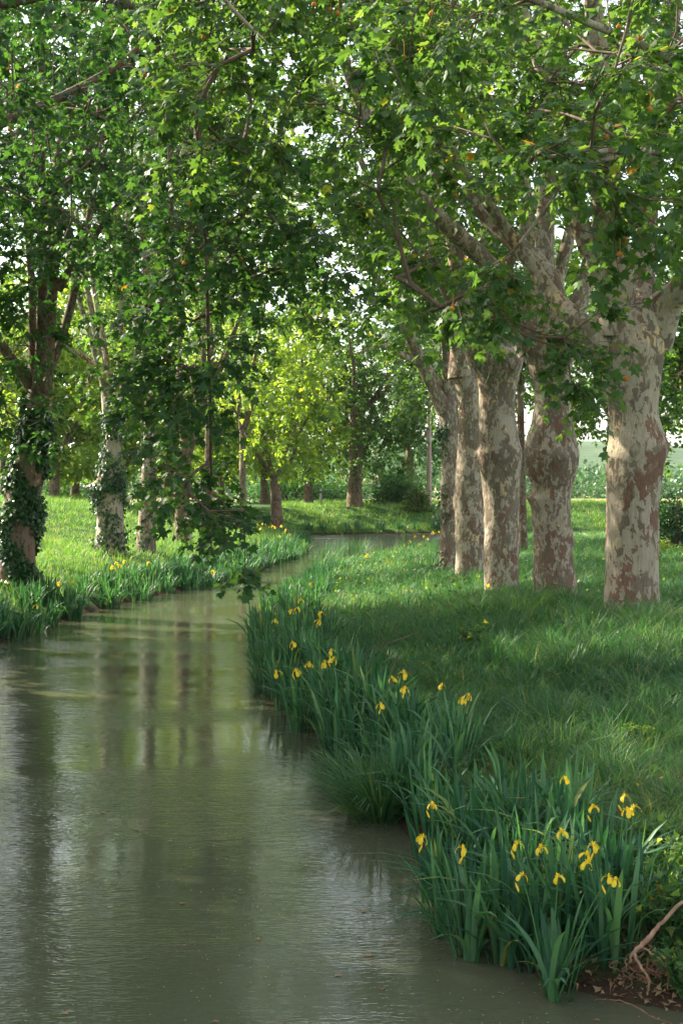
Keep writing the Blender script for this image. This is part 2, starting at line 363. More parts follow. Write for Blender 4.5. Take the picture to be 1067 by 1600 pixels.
def axis(parts):
    out = []
    for a, b, s in parts: out.append(np.arange(a, b-1e-6, s))
    out.append([parts[-1][1]]); return np.concatenate(out)
xs = axis([(-900, -100, 80), (-100, -30, 7), (-30, -14, 1.2), (-14, 12, .22), (12, 30, 1.2), (30, 100, 7), (100, 900, 80)])
ys = axis([(-40, -14, 3), (-14, 6, .8), (6, 30, .22), (30, 60, .35), (60, 112, .5), (112, 200, 6), (200, 1500, 50)])
GX, GY = np.meshgrid(xs, ys, indexing='xy')
GZ = height(GX.ravel(), GY.ravel())
g = Geo(); nx, ny = len(xs), len(ys)
i, j = np.meshgrid(np.arange(ny-1), np.arange(nx-1), indexing='ij'); a = i*nx+j
g.add(np.stack([GX.ravel(), GY.ravel(), GZ], -1), np.stack([a, a+1, a+nx+1, a+nx], -1).reshape(-1, 4), 0, True)
tag(g.build('ground', M['ground']), kind='structure')

g = Geo(); g.add([(-11, -14, 0), (50, -14, 0), (50, 108, 0), (-11, 108, 0)], np.array([(0, 1, 2, 3)]))
tag(g.build('water', M['water']), kind='structure')

# dirt path on the right, beyond the trees
g = Geo(); c = spline(np.array([(30, 42), (19.5, 60), (14.8, 66), (12.6, 74), (13, 90)], float), 8); V = []
for q, p in enumerate(c):
    t = norm(c[min(q+1, len(c)-1)]-c[max(q-1, 0)]); nn = np.array([-t[1], t[0]])
    for s in np.linspace(-1, 1, 5):
        e = p+nn*s*(.75+.1*math.sin(q)); V.append((e[0], e[1], height(e[0], e[1])[0]+.03))
i, j = np.meshgrid(np.arange(len(c)-1), np.arange(4), indexing='ij'); a = i*5+j
g.add(V, np.stack([a, a+1, a+6, a+5], -1).reshape(-1, 4)); tag(g.build('path', M['path']), kind='structure')

# ------------------------------------------------------------------ trees
def sample_cloud(spec):
    if spec[0] == 'E':
        _, cx, cy, cz, rx, ry, rz, n = spec
        v = norm(R.randn(n, 3)); r = R.rand(n)**.45
        return np.array([cx, cy, cz])+v*r[:, None]*np.array([rx, ry, rz])
    _, x0, x1, y0, y1, D0, D1, n = spec
    x = R.uniform(x0, x1, n); y = R.uniform(y0, y1, n); D = R.uniform(D0, D1, n)
    return np.stack([(x-CX)*D/F_PX, D, CH+(HZ-y)*D/F_PX], -1)

def proj(p):
    D = np.maximum(p[..., 1], .1)
    return CX+p[..., 0]*F_PX/D, HZ-(p[..., 2]-CH)*F_PX/D

def trunk_mesh(sil, D, base_z, sides=40, rings=None, knobs=(), amp=.03, seed=0.):
    """sil: rows (photo row, left edge, right edge); world trunk at distance D"""
    s = sorted(sil, key=lambda r: -r[0]); z = np.array([CH+(HZ-r[0])*D/F_PX for r in s])
    cx = np.array([((r[1]+r[2])/2-CX)*D/F_PX for r in s]); rr = np.array([(r[2]-r[1])/2*D/F_PX for r in s])
    z = np.concatenate([[base_z-.35, base_z+.02], z[1:] if len(z) > 2 else z]) if z[0] < base_z+.3 else np.concatenate([[base_z-.35, base_z+.02], z])
    k = len(z)-len(s)
    cx = np.concatenate([[cx[0]]*(2), cx[1:] if len(z) == len(s)+1 else cx]); rr = np.concatenate([[rr[0]*1.22, rr[0]*1.06], rr[1:] if len(z) == len(s)+1 else rr])
    o = np.argsort(z); z, cx, rr = z[o], cx[o], rr[o]
    r_ = rr[-1]; z = np.concatenate([z, [z[-1]+.30*r_, z[-1]+.48*r_]]); cx = np.concatenate([cx, [cx[-1]]*2]); rr = np.concatenate([rr, [r_*.84, r_*.45]])
    row = spline(np.stack([z, cx, rr], -1), 8)
    n = len(row); ang = np.arange(sides)*2*PI/sides; V = []
    knobs = list(knobs)+[(R.uniform(-PI, PI), base_z+R.uniform(.4, z[-4]-base_z), R.uniform(.04, .13), R.uniform(.07, .15)) for _ in range(16 if sides > 30 else 3)]
    for (zz, x, r) in row:
        q = 1+amp*(np.sin(ang*2+zz*1.3+seed)+.7*np.sin(ang*3-zz*2.1+seed*2)+.5*np.sin(ang*5+zz*3+seed*3)+.35*np.sin(ang*9+zz*7+seed))
        for (ka, kz, kamp, ks) in knobs:
            da = (ang-ka+PI) % (2*PI)-PI
            q = q+kamp*np.exp(-(da*r/ks)**2-((zz-kz)/ks)**2)
        rad = r*q
        V.append(np.stack([x+rad*np.cos(ang), D+rad*np.sin(ang), np.full(sides, zz)+.02*np.sin(ang*4+seed)], -1))
    V = np.concatenate(V); i, j = np.meshgrid(np.arange(n-1), np.arange(sides), indexing='ij')
    a = i*sides+j; b = i*sides+(j+1) % sides
    F = np.stack([a, b, b+sides, a+sides], -1).reshape(-1, 4)
    top = np.array([[row[-1][1], D, row[-1][0]+row[-1][2]*.35]]); V = np.concatenate([V, top]); jj = np.arange(sides)
    F2 = np.stack([(n-1)*sides+jj, (n-1)*sides+(jj+1) % sides, np.full(sides, len(V)-1)], -1)
    return V, [F, F2], row

def grow(limbs, targets, step=.7, droop=.25):
    """nodes from limbs; connect every target to the nearest node with a bent twig"""
    N = []; Pp = []; TD = []
    for L in limbs:
        st = len(N)
        for q, p in enumerate(L):
            N.append(p[:3]); Pp.append(-1 if q == 0 else st+q-1); TD.append(p[3])
    nl = len(N); N = [np.array(v, float) for v in N]
    tipflag = np.zeros(nl+len(targets)*14+10); arr = np.zeros((nl+len(targets)*14+10, 3)); arr[:nl] = N; cnt = nl
    par = list(Pp); isl = [True]*nl
    c0 = arr[:nl].mean(0)
    start = arr[[i for i in range(nl) if par[i] == -1][0]]
    dist0 = np.array([np.min(np.linalg.norm(arr[:nl]-t, axis=1)) for t in targets]) if len(targets) else np.array([])
    tips = []
    chains = []
    for ti in np.argsort(dist0):
        t = targets[ti]
        dd = np.linalg.norm((arr[:cnt]-t)*np.array([1, 1, 1.15]), axis=1)+.25*tipflag[:cnt]
        k = int(np.argmin(dd)); d = dd[k]
        n = int(np.clip(math.ceil(d/step), 1, 12))
        a = arr[k].copy(); ch = [k]
        pd = norm(a-arr[par[k]]) if par[k] >= 0 else np.array([0, 0, 1.])
        mid = a+(t-a)*.38+pd*min(.34*d, .45)+np.array([0, 0, .06*d])+R.randn(3)*.05*d
        for q in range(1, n+1):
            s = q/n; p = (1-s)**2*a+2*s*(1-s)*mid+s*s*t+(R.randn(3)*.05*step if q < n else 0)
            arr[cnt] = p; par.append(ch[-1]); ch.append(cnt); cnt += 1
        tipflag[cnt-1] = 3
        chains.append(ch); tips.append((ch[-1], p, norm(p-arr[ch[-2]])))
    # pipe-model radii
    w = np.zeros(cnt)
    for ch in chains: w[ch[-1]] += 1
    order = range(cnt-1, -1, -1)
    for q in order:
        if par[q] >= 0: w[par[q]] += w[q]
    rad = np.minimum(.0056*np.maximum(w, .6)**.5, .026 if len(targets) and abs(targets[:, 1]).min() < 22 else .04)
    return arr[:cnt], par, rad, chains, tips, nl

def make_tree(name, label, base, sil, D, limbs, clouds, lod='mid', leaf='leaf', lsz=.17, ntw=4, nlf=9, tw=.55, bark='bark', group=None,
              knobs=(), trunk_pts=None, cond=None, sides=40, ivy=0, ivy_side=0, seeds=0, seed=0., scale=1.0, extra=5, top=12., spread=4.):
    R.seed(sum(ord(c_)*(q_+1) for q_, c_ in enumerate(label)) % 99991)
    root = empty(name, base); tag(root, label, 'tree', group)
    g = Geo()
    if sil:
        V, Fs, row = trunk_mesh(sil, D, base[2], sides, knobs=knobs, seed=seed)
        head = np.array([row[-17][1], D, row[-17][0]]); hr = row[-17][2]
    else:
        tp = spline(np.array(trunk_pts, float), 6); V, Fs = tube(tp[:, :3], tp[:, 3], sides, bump=.05, seed=seed); row = tp[:, [2, 0, 3]]
        head = tp[-1, :3]; hr = tp[-1, 3]
    g.add(V, Fs, 0, True); tr = g.build('trunk', M[bark], root, base)
    if ivy:
        gi = Geo(); vv = V; sel = R.randint(0, len(vv), ivy); p = vv[sel]
        keep = (p[:, 2] < base[2]+ivy_top(D)) & (vnoise(p[:, 0]*3+p[:, 2], p[:, 2]*2+p[:, 1]*2, 1, seed) > -.22); p = p[keep]
        if ivy_side: p = p[p[:, 0] < np.interp(p[:, 2], row[:, 0], row[:, 1])-.05]
        ax = np.stack([np.interp(p[:, 2], row[:, 0], row[:, 1]), np.full(len(p), D if sil else base[1]), p[:, 2]], -1)
        o = norm((p-ax)*np.array([1, 1, 0])); p = p+o*R.uniform(.01, .12, len(p))[:, None]+R.randn(len(p), 3)*.05
        leaves(gi, p, np.array([0, 0, -1.])+.5*R.randn(len(p), 3)+o*.4, o+.3*R.randn(len(p), 3), R.uniform(.07, .13, len(p)), 'far')
        gi.build('ivy', M['ivy'], root, base)
    # limbs
    LL = []
    for L in limbs:
        q = np.array([list(P(x, y, d))+[w*d/F_PX/2] for (x, y, d, w) in L]); LL.append(spline(q, 5))
    for e in range(extra):
        an = seed+e*2*PI/max(extra, 1)+R.uniform(-.3, .3); s0 = head+np.array([math.cos(an), math.sin(an), -.3])*hr*.4
        hh = top*R.uniform(.75, 1.0)-head[2]; sp = spread*R.uniform(.55, 1.0)
        r0 = hr*R.uniform(.30, .45); pts = []
        for s in (0, .2, .45, .7, 1):
            pts.append(list(s0+np.array([math.cos(an)*sp*s**.8, math.sin(an)*sp*s**.8, hh*s**1.1])+R.randn(3)*.12*s*3)+[r0*(1-s)**.7+.02])
        LL.append(spline(np.array(pts), 5))
    for li, L in enumerate(LL):
        sl = np.concatenate([[0], np.cumsum(np.linalg.norm(np.diff(L[:, :3], axis=0), axis=1))])
        gl = Geo(); V2, F2 = tube(L[:, :3], L[:, 3]*(1+.4*np.exp(-(sl/.55)**2)), 14 if D < 45 else 8, bump=.05, seed=li+seed); gl.add(V2, F2, 0, True)
        gl.build('limb', M[bark], root, base)
    tg = np.concatenate([sample_cloud(c) for c in clouds])
    if cond is not None: tg = tg[cond(tg)]
    arr, par, rad, chains, tips, nl = grow([L for L in LL], tg, step=.7*scale)
    gc = Geo()
    for ch in chains:
        pts = arr[ch]; rr = rad[ch].copy(); rr[0] = min(rr[0], rr[1]*1.4) if len(rr) > 1 else rr[0]
        if len(ch) < 2: continue
        V2, F2 = tube(pts, np.maximum(rr, .004*scale), 5 if D < 45 else 4); gc.add(V2, F2, 1, True)
    # leafy shoots
    Pn, Tn, Nn = [], [], []
    for (k, p, dr) in tips:
        for q in range(ntw):
            d = norm(dr*.7+R.randn(3)*.75+np.array([0, 0, -.25])); ln = tw*scale*R.uniform(.5, 1.2)
            s = np.linspace(.1, 1, nlf)+R.uniform(-.05, .05, nlf)
            sag = np.array([0, 0, -1])*(.35*ln*s**2)[:, None]
            pp = p+d*(s*ln)[:, None]+sag
            if lod == 'full' or (D < 30 and q < 2):
                V2, F2 = tube(pp[::2], np.linspace(.006, .002, len(pp[::2])), 3, cap=False); gc.add(V2, F2, 1, True)
            side = norm(np.cross(d, np.array([0, 0, 1.])+R.randn(3)*.3))*np.where(np.arange(nlf) % 2, 1, -1)[:, None]
            t = side*.8+d*.5+np.array([0, 0, -.55])+R.randn(nlf, 3)*.35
            Pn.append(pp+norm(t)*R.uniform(.02, .09, nlf)[:, None]*scale); Tn.append(t)
            Nn.append(np.array([0, 0, 1.])+side*.25+R.randn(nlf, 3)*.45+d*.2)
    Pn, Tn, Nn = map(np.concatenate, (Pn, Tn, Nn))
    rv = np.clip(R.beta(2.2, 2.2, len(Pn)), 0, .955); odd = R.rand(len(Pn)); rv = np.where(odd > .997, .985+R.rand(len(Pn))*.015, rv)
    leaves(gc, Pn, Tn, Nn, lsz*R.uniform(.55, 1.2, len(Pn)), lod, 0, rv)
    cw = gc.build('crown', [M[leaf], M['twig']], root, base)
    if seeds:
        idx = R.choice(len(tips), min(seeds, len(tips)), replace=False)
        gs = Geo(); th = np.linspace(0, PI, 6); V2 = []
        prof = [(0, 0, .016)]
        V2, F2 = tube([(0, 0, .0), (0, 0, .004), (0, 0, .016), (0, 0, .028), (0, 0, .034)], [.003, .012, .019, .013, .003], 8); gs.add(V2, F2, 0, True)
        V2, F2 = tube([(0, 0, .03), (.004, 0, .07), (0, 0, .12)], [.002, .0015, .0015], 4); gs.add(V2, F2, 0, True)
        proto = gs.build('seed_ball', M['seed'], root)
        for n_, t_ in enumerate(idx):
            o = proto if n_ == 0 else proto.copy()
            if n_: COL.objects.link(o); o.parent = root
            o.scale = (1.5,)*3; o.location = tips[t_][1]-np.array(base)+R.randn(3)*.15+np.array([0, 0, -.15])
    print(name, 'clusters', len(tips), 'leaves', len(Pn))
    return root

def ivy_top(D): return 4.6

def gz(x, y): return float(height(x, y)[0])
def base_at(x, D): X = (x-CX)*D/F_PX; return (X, D, gz(X, D))

def no_block(regions):
    """drop crown targets that would stand before an open part of the scene"""
    def f(p):
        x, y = proj(p); k = np.ones(len(p), bool)
        for (x0, x1, y0) in regions: k &= ~((x > x0) & (x < x1) & (y > y0) & (p[:, 1] > 1))
        return k
    return f
RC2 = no_block([(-300, 200, 640), (200, 440, 800), (440, 640, 520), (640, 930, 310), (930, 1300, 340)])
RC = no_block([(-300, 200, 640), (200, 440, 800), (440, 680, 540), (680, 900, 440), (900, 1300, 340)])

# --- right row
make_tree('plane_tree', 'stout pale plane tree nearest on the right bank, forking into three thick limbs', base_at(986, 23),
    [(955, 946, 1028), (900, 947, 1027), (850, 948, 1027), (790, 948, 1028), (735, 946, 1036), (697, 949, 1043), (665, 952, 1034), (640, 951, 1028), (600, 941, 1030), (560, 936, 1033), (525, 940, 1040), (498, 946, 1040)], 23,
    [[(960, 530, 23, 58), (962, 480, 23, 52), (966, 420, 22.8, 50), (950, 330, 22.6, 46), (930, 240, 22, 40), (935, 120, 21.6, 34), (925, 0, 21, 28), (905, -160, 20, 18)],
     [(1015, 530, 23, 52), (1040, 480, 22.7, 44), (1067, 445, 22.3, 38), (1120, 360, 21.6, 32), (1180, 230, 21, 22)],
     [(1000, 510, 23.3, 45), (1004, 430, 23.7, 40), (1012, 300, 24, 36), (1030, 150, 24.3, 32), (1052, 0, 24.5, 27), (1070, -150, 24.6, 18)],
     [(950, 560, 23, 42), (925, 522, 22.9, 34), (893, 492, 23.1, 30), (862, 462, 23.4, 27), (820, 400, 23.6, 23), (770, 330, 23.5, 18), (700, 240, 23, 14), (620, 170, 22, 9)]],
    [('E', 4.6, 22.5, 11, 4.2, 4.0, 4.4, 130), ('B', 640, 1067, 0, 300, 18, 22, 50), ('B', 1000, 1130, 60, 420, 17, 21, 18)], 'mid', 'leaf', .17, cond=RC2, extra=2, top=16, spread=4, seed=.4, group='plane trees in a row on the right bank',
    knobs=[(-1.7, 3+(765-700)*23/2200, .09, .2), (-.2, 3+(765-700)*23/2200, .10, .16), (-2.3, 3+(765-560)*23/2200, .08, .2), (-1.2, 3+(765-545)*23/2200, .12, .25)])
make_tree('plane_tree', 'mottled plane tree second from the right, swollen at mid height with a small knob below', base_at(866, 26),
    [(940, 832, 900), (880, 833, 896), (820, 832, 893), (790, 828, 892), (779, 826, 892), (765, 830, 893), (735, 819, 901), (712, 817, 903), (690, 821, 899), (655, 833, 893), (620, 836, 889), (580, 828, 892), (545, 818, 896), (525, 822, 890)], 26,
    [[(835, 545, 26, 40), (812, 505, 26, 34), (790, 445, 25.7, 30), (740, 390, 25.4, 27), (690, 345, 25, 25), (640, 290, 24.6, 22), (590, 215, 24.2, 20), (550, 130, 23.8, 17), (520, 40, 23.4, 13), (480, -60, 23, 9)],
     [(862, 545, 26, 40), (868, 470, 25.9, 32), (853, 425, 26.1, 30), (800, 375, 26.4, 27), (745, 322, 26.6, 25), (690, 280, 26.6, 22), (640, 230, 26.6, 18), (560, 180, 26, 12)],
     [(882, 550, 26.3, 38), (905, 470, 26.6, 30), (930, 380, 27, 26), (960, 260, 27, 20), (980, 120, 27, 15)],
     [(868, 530, 26.4, 34), (850, 400, 27, 28), (855, 280, 27.4, 26), (860, 130, 27.5, 22), (850, -40, 27.6, 16)]],
    [('E', 3.2, 26, 10.8, 4.2, 3.6, 4.8, 160), ('B', 620, 900, 120, 480, 21, 25, 40), ('B', 640, 740, 400, 500, 22, 25, 6)], 'mid', 'leaf', .17, cond=RC2, bark='bark_busy', extra=1, top=16, spread=4, seed=1.7, group='plane trees in a row on the right bank',
    knobs=[(-1.5, 3+(765-712)*26/2200, .05, .2), (PI, 3+(765-780)*26/2200, .16, .10)])
make_tree('plane_tree', 'plane tree third from the right, flaring into a dark knuckled head above its trunk', base_at(783, 30),
    [(925, 757, 810), (860, 755, 810), (790, 756, 811), (740, 752, 813), (712, 745, 815), (690, 749, 810), (650, 748, 803), (610, 748, 806), (585, 742, 812), (565, 736, 818), (552, 742, 812)], 30,
    [[(755, 565, 30, 38), (728, 500, 29.8, 28), (716, 430, 29.7, 26), (706, 360, 29.6, 23), (690, 270, 29.4, 20), (672, 150, 29, 15), (660, 20, 28.8, 11)],
     [(800, 565, 30.2, 34), (822, 500, 30.4, 26), (835, 410, 30.5, 22), (820, 300, 30.6, 18), (800, 180, 30.7, 14), (790, 40, 30.8, 9)],
     [(778, 560, 30.3, 30), (765, 480, 30.8, 22), (770, 380, 31, 20), (760, 260, 31, 16), (740, 120, 31, 12)]],
    [('E', 2.6, 30, 11.5, 4.4, 3.8, 5.2, 190), ('B', 560, 800, 150, 520, 25, 29, 30)], 'mid', 'leaf', .18, cond=RC, bark='bark_busy', extra=2, top=18, spread=4, seed=2.9, group='plane trees in a row on the right bank',
    knobs=[(PI, 3+(765-712)*30/2200, .14, .14), (-1.0, 3+(765-575)*30/2200, .15, .22), (-2.0, 3+(765-640)*30/2200, .07, .2)])
make_tree('plane_tree', 'slim plane tree fourth from the right, its trunk bumpy and leaning at the top', base_at(733, 35),
    [(908, 711, 756), (840, 712, 757), (790, 710, 755), (740, 712, 756), (700, 716, 751), (640, 716, 751), (590, 707, 748), (560, 703, 742)], 35,
    [[(722, 590, 35, 34), (715, 500, 35, 28), (703, 420, 34.8, 24), (690, 330, 34.5, 20), (660, 230, 34, 15), (640, 100, 33.8, 10)],
     [(735, 585, 35.2, 26), (742, 500, 35.5, 20), (752, 400, 35.7, 17), (760, 280, 36, 13), (755, 130, 36, 9)]],
    [('E', 2.2, 35, 12, 4.4, 4, 5.6, 170), ('B', 540, 740, 260, 560, 30, 34, 26)], 'mid', 'leaf', .19, cond=RC, bark='bark_busy', extra=3, top=19, spread=4, seed=3.6, group='plane trees in a row on the right bank',
    knobs=[(PI, 3+(765-780)*35/2200, .10, .14), (PI, 3+(765-700)*35/2200, .10, .12)])
make_tree('plane_tree', 'farthest and thinnest plane tree of the right row, one limb arching left over the water', base_at(701, 41),
    [(892, 686, 715), (800, 689, 716), (700, 689, 716), (665, 686, 716), (640, 684, 716), (622, 686, 714)], 41,
    [[(696, 640, 41, 24), (676, 600, 40.8, 22), (655, 560, 40.4, 19), (632, 505, 40, 16), (602, 455, 39.5, 13), (570, 415, 39, 10), (520, 385, 38.5, 7), (450, 372, 38, 5)],
     [(706, 635, 41, 18), (708, 560, 41.2, 15), (700, 470, 41.5, 13), (712, 350, 42, 10)],
     [(652, 565, 40.4, 10), (628, 555, 40, 8), (600, 540, 39.6, 6), (560, 552, 39, 4)]],
    [('E', 1.0, 41, 13, 4.8, 4.5, 6, 190), ('B', 430, 690, 300, 560, 36, 42, 70)], 'mid', 'leaf', .20, cond=RC, bark='bark_busy', extra=3, top=20, spread=4.5, seed=4.6, ivy=4000, ivy_side=1, group='plane trees in a row on the right bank')
# near right tree, trunk outside the frame, boughs hanging into the top right
make_tree('plane_tree', 'large plane tree at the right edge whose near leafy boughs hang across the top', base_at(1345, 16), None, 16, 
    [[(1330, 420, 16, 60), (1260, 300, 15.6, 36), (1150, 180, 15, 24), (1040, 90, 14.5, 16), (930, 40, 14, 12), (800, -10, 13.5, 9), (680, -30, 13, 6)],
     [(1010, 235, 13.8, 10), (900, 262, 13.5, 8), (850, 330, 13.7, 6), (790, 405, 14, 5), (735, 455, 14.4, 3)],
     [(1335, 400, 16, 60), (1230, 330, 15, 30), (1120, 260, 14.3, 20), (1010, 235, 13.8, 12), (900, 240, 13.3, 8), (780, 260, 13, 5)],
     [(1345, 400, 16, 60), (1240, 120, 15.8, 36), (1120, -60, 15.4, 26), (960, -150, 15, 18), (760, -180, 14.5, 12), (560, -170, 14, 8)]],
    [('B', 560, 1130, -120, 230, 12, 17, 90), ('B', 480, 1130, -80, 150, 20, 24, 50), ('B', 680, 1110, 180, 280, 12, 16, 24), ('B', 940, 1110, 290, 400, 12, 15, 11), ('B', 650, 820, 420, 510, 13, 16, 17), ('B', 820, 940, 470, 580, 14, 15, 8),
     ('B', 860, 960, 590, 660, 14, 14.5, 2), ('B', 430, 640, -60, 330, 14, 19, 50), ('B', 540, 700, 300, 430, 15, 18, 10), ('E', 6, 16, 9.5, 3.6, 4, 3, 60)], 'full', 'leaf', .115, ntw=5, nlf=8, tw=.40, extra=2, top=14, spread=3, seed=5.1, seeds=95,
    trunk_pts=[(5.9, 16, .5, .5), (5.9, 16, 2, .44), (5.85, 16, 4, .44), (5.9, 16, 5.2, .5)], group='plane trees in a row on the right bank', sides=20)

# --- left bank trees
LG = 'plane trees on the left bank'
make_tree('plane_tree', 'leaning plane tree at the left edge, its lower trunk wrapped in dark ivy', base_at(28, 34), None, 34,
    [[(66, 640, 34, 26), (74, 560, 34, 22), (80, 480, 34, 19), (84, 410, 34, 17), (84, 330, 34, 14), (95, 220, 34, 11), (120, 90, 34, 8)],
     [(56, 640, 34, 22), (52, 540, 34.4, 15), (50, 440, 34.6, 12), (40, 320, 35, 10), (30, 180, 35, 8)],
     [(90, 450, 34, 14), (112, 420, 33.8, 11), (135, 395, 33.6, 9), (175, 330, 33, 7), (240, 270, 32, 5), (310, 235, 31, 4)],
     [(86, 430, 34, 9), (60, 400, 33.4, 7), (50, 340, 33, 6), (100, 260, 31, 5), (190, 200, 29, 4), (250, 130, 28, 3)]],
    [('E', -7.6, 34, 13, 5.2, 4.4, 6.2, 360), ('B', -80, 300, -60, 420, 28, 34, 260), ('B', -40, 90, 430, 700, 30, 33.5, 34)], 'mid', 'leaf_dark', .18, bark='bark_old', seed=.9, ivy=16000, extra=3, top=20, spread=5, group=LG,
    trunk_pts=[list(P(26, 915, 34))+[.50], list(P(28, 880, 34))+[.42], list(P(32, 810, 34))+[.42], list(P(46, 737, 34))+[.37], list(P(58, 662, 34))+[.30], list(P(62, 610, 34))+[.28]], cond=no_block([(90, 200, 560), (200, 2000, 480)]))
make_tree('plane_tree', 'plane tree on the left bank with a round burl low on its sunlit side', base_at(171, 45),
    [(868, 148, 196), (830, 150, 194), (794, 152, 193), (770, 146, 192), (760, 145, 191), (748, 153, 190), (719, 160, 190), (680, 166, 188), (640, 166, 186)], 45,
    [[(172, 650, 45, 16), (160, 580, 45, 12), (148, 510, 45, 10), (135, 440, 45, 8), (120, 330, 45, 6)], [(180, 650, 45, 14), (188, 560, 45.3, 10), (190, 450, 45.5, 8), (200, 330, 45.8, 7)],
     [(158, 575, 45, 8), (120, 550, 44.6, 6), (92, 535, 44.3, 5)]],
    [('E', -8.2, 45, 14, 5.4, 4.4, 8, 330), ('B', 100, 260, 420, 640, 42, 50, 40)], 'mid', 'leaf', .2, bark='bark', seed=1.9, ivy=5000, extra=3, top=22, spread=4.5, group=LG, knobs=[(PI, 3+(765-763)*45/2200, .35, .16)], cond=no_block([(-100, 130, 450), (130, 280, 680), (280, 2000, 500)]))
make_tree('plane_tree', 'straight buff plane tree just right of the burled one on the left bank', base_at(228, 48),
    [(860, 213, 244), (800, 217, 244), (756, 221, 246), (720, 223, 246), (681, 225, 244), (620, 226, 243), (560, 222, 240)], 48,
    [[(232, 570, 48, 16), (230, 480, 48, 14), (228, 400, 48, 12), (218, 320, 48, 10), (222, 200, 48, 8)], [(236, 570, 48, 12), (246, 470, 48.3, 10), (250, 350, 48.5, 9), (248, 240, 48.6, 7)],
     [(214, 310, 48, 9), (205, 290, 47.6, 8), (232, 245, 47, 8), (240, 190, 47, 6)]],
    [('E', -6.2, 49, 15, 5.2, 4.4, 8.4, 330), ('B', 180, 330, 300, 600, 46, 52, 40)], 'mid', 'leaf', .2, bark='bark_busy', seed=2.4, extra=3, top=23, spread=4.5, group=LG, ivy=900, cond=no_block([(-100, 180, 450), (180, 400, 690), (400, 2000, 500)]))
make_tree('plane_tree', 'plane tree behind the hanging leaf curtain, forked in a V on the left bank', base_at(286, 54),
    [(855, 274, 298), (800, 274, 297), (740, 272, 296), (700, 280, 304), (680, 282, 306)], 54,
    [[(300, 690, 54, 14), (315, 650, 54, 12), (330, 610, 53.8, 10), (352, 560, 53.5, 7), (380, 480, 53, 5)], [(290, 690, 54, 12), (288, 640, 54, 10), (280, 560, 54.2, 8), (290, 440, 54.5, 7), (300, 320, 54.5, 5)],
     [(330, 620, 53.5, 7), (345, 590, 53, 6), (372, 566, 52.5, 5), (395, 545, 52, 4)]],
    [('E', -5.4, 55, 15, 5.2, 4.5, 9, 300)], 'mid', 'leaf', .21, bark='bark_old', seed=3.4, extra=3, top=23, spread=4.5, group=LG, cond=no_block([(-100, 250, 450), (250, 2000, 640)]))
make_tree('plane_tree', 'slender plane trunk low between the hanging curtain and the iris bank', base_at(326, 66),
    [(838, 320, 333), (780, 320, 332), (720, 320, 331), (660, 321, 331), (600, 321, 330)], 66,
    [[(326, 610, 66, 9), (330, 520, 66, 7), (325, 400, 66, 6), (330, 250, 66, 5)]],
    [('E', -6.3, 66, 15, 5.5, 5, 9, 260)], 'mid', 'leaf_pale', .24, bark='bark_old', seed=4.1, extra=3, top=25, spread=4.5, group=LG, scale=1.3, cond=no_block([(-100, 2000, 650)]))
make_tree('plane_tree', 'pale plane tree at the inside of the bend, beside the yellow flower bank', base_at(379, 72),
    [(832, 373, 385), (780, 374, 385), (720, 374, 384), (660, 375, 384)], 72,
    [[(379, 670, 72, 9), (372, 600, 72, 7), (380, 500, 72, 6), (400, 380, 72, 5)], [(381, 670, 72, 7), (400, 620, 71.5, 5), (425, 590, 71, 4)]],
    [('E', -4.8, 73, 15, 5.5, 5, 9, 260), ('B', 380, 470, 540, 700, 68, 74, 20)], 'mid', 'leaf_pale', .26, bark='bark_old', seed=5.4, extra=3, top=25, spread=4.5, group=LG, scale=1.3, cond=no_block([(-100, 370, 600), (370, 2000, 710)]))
# near left tree outside the frame: drooping curtain of leaves over the water
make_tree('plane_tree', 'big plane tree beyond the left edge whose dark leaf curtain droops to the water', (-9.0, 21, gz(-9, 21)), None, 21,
    [[(-380, 300, 21, 60), (-250, 120, 21, 40), (-80, 30, 20.6, 28), (100, -10, 20.2, 20), (240, 30, 20, 14), (300, 160, 19.8, 11), (320, 330, 19.7, 8), (325, 500, 19.6, 6), (330, 680, 19.5, 4)],
     [(-380, 320, 21, 60), (-200, 250, 22, 34), (-50, 210, 23, 22), (100, 150, 23.6, 14), (200, 90, 24, 10), (260, 20, 24, 7)],
     [(240, 40, 20, 9), (262, 180, 20.3, 8), (268, 350, 20.5, 6), (265, 520, 20.6, 5), (255, 640, 20.6, 3)],
     [(-80, 20, 20.6, 22), (120, -90, 20, 16), (300, -100, 19, 12), (430, -40, 18, 8), (500, 60, 17.5, 5)]],
    [('B', 215, 400, 400, 560, 18, 22, 30), ('B', 195, 290, 470, 620, 18.5, 21.5, 12), ('B', 225, 365, 550, 790, 18, 22, 46), ('B', 305, 385, 770, 845, 18.5, 20, 7), ('B', 255, 330, 770, 830, 19, 20.5, 5), ('B', 190, 240, 620, 700, 19.5, 21, 3),
     ('B', 372, 396, 870, 895, 19.3, 19.6, 2), ('B', 250, 480, 180, 420, 17, 22, 60), ('B', 360, 540, 330, 450, 18, 22, 16), ('B', -60, 420, -80, 190, 18, 25, 110), ('B', -60, 240, 120, 420, 23, 29, 55), ('E', -8.5, 21, 10.5, 4, 4, 4, 80)],
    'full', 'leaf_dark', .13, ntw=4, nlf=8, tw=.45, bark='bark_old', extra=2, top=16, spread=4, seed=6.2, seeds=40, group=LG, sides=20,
    trunk_pts=[(-9, 21, .6, .55), (-9, 21, 3, .48), (-8.9, 21, 5.5, .48), (-8.8, 21, 7.4, .5)])
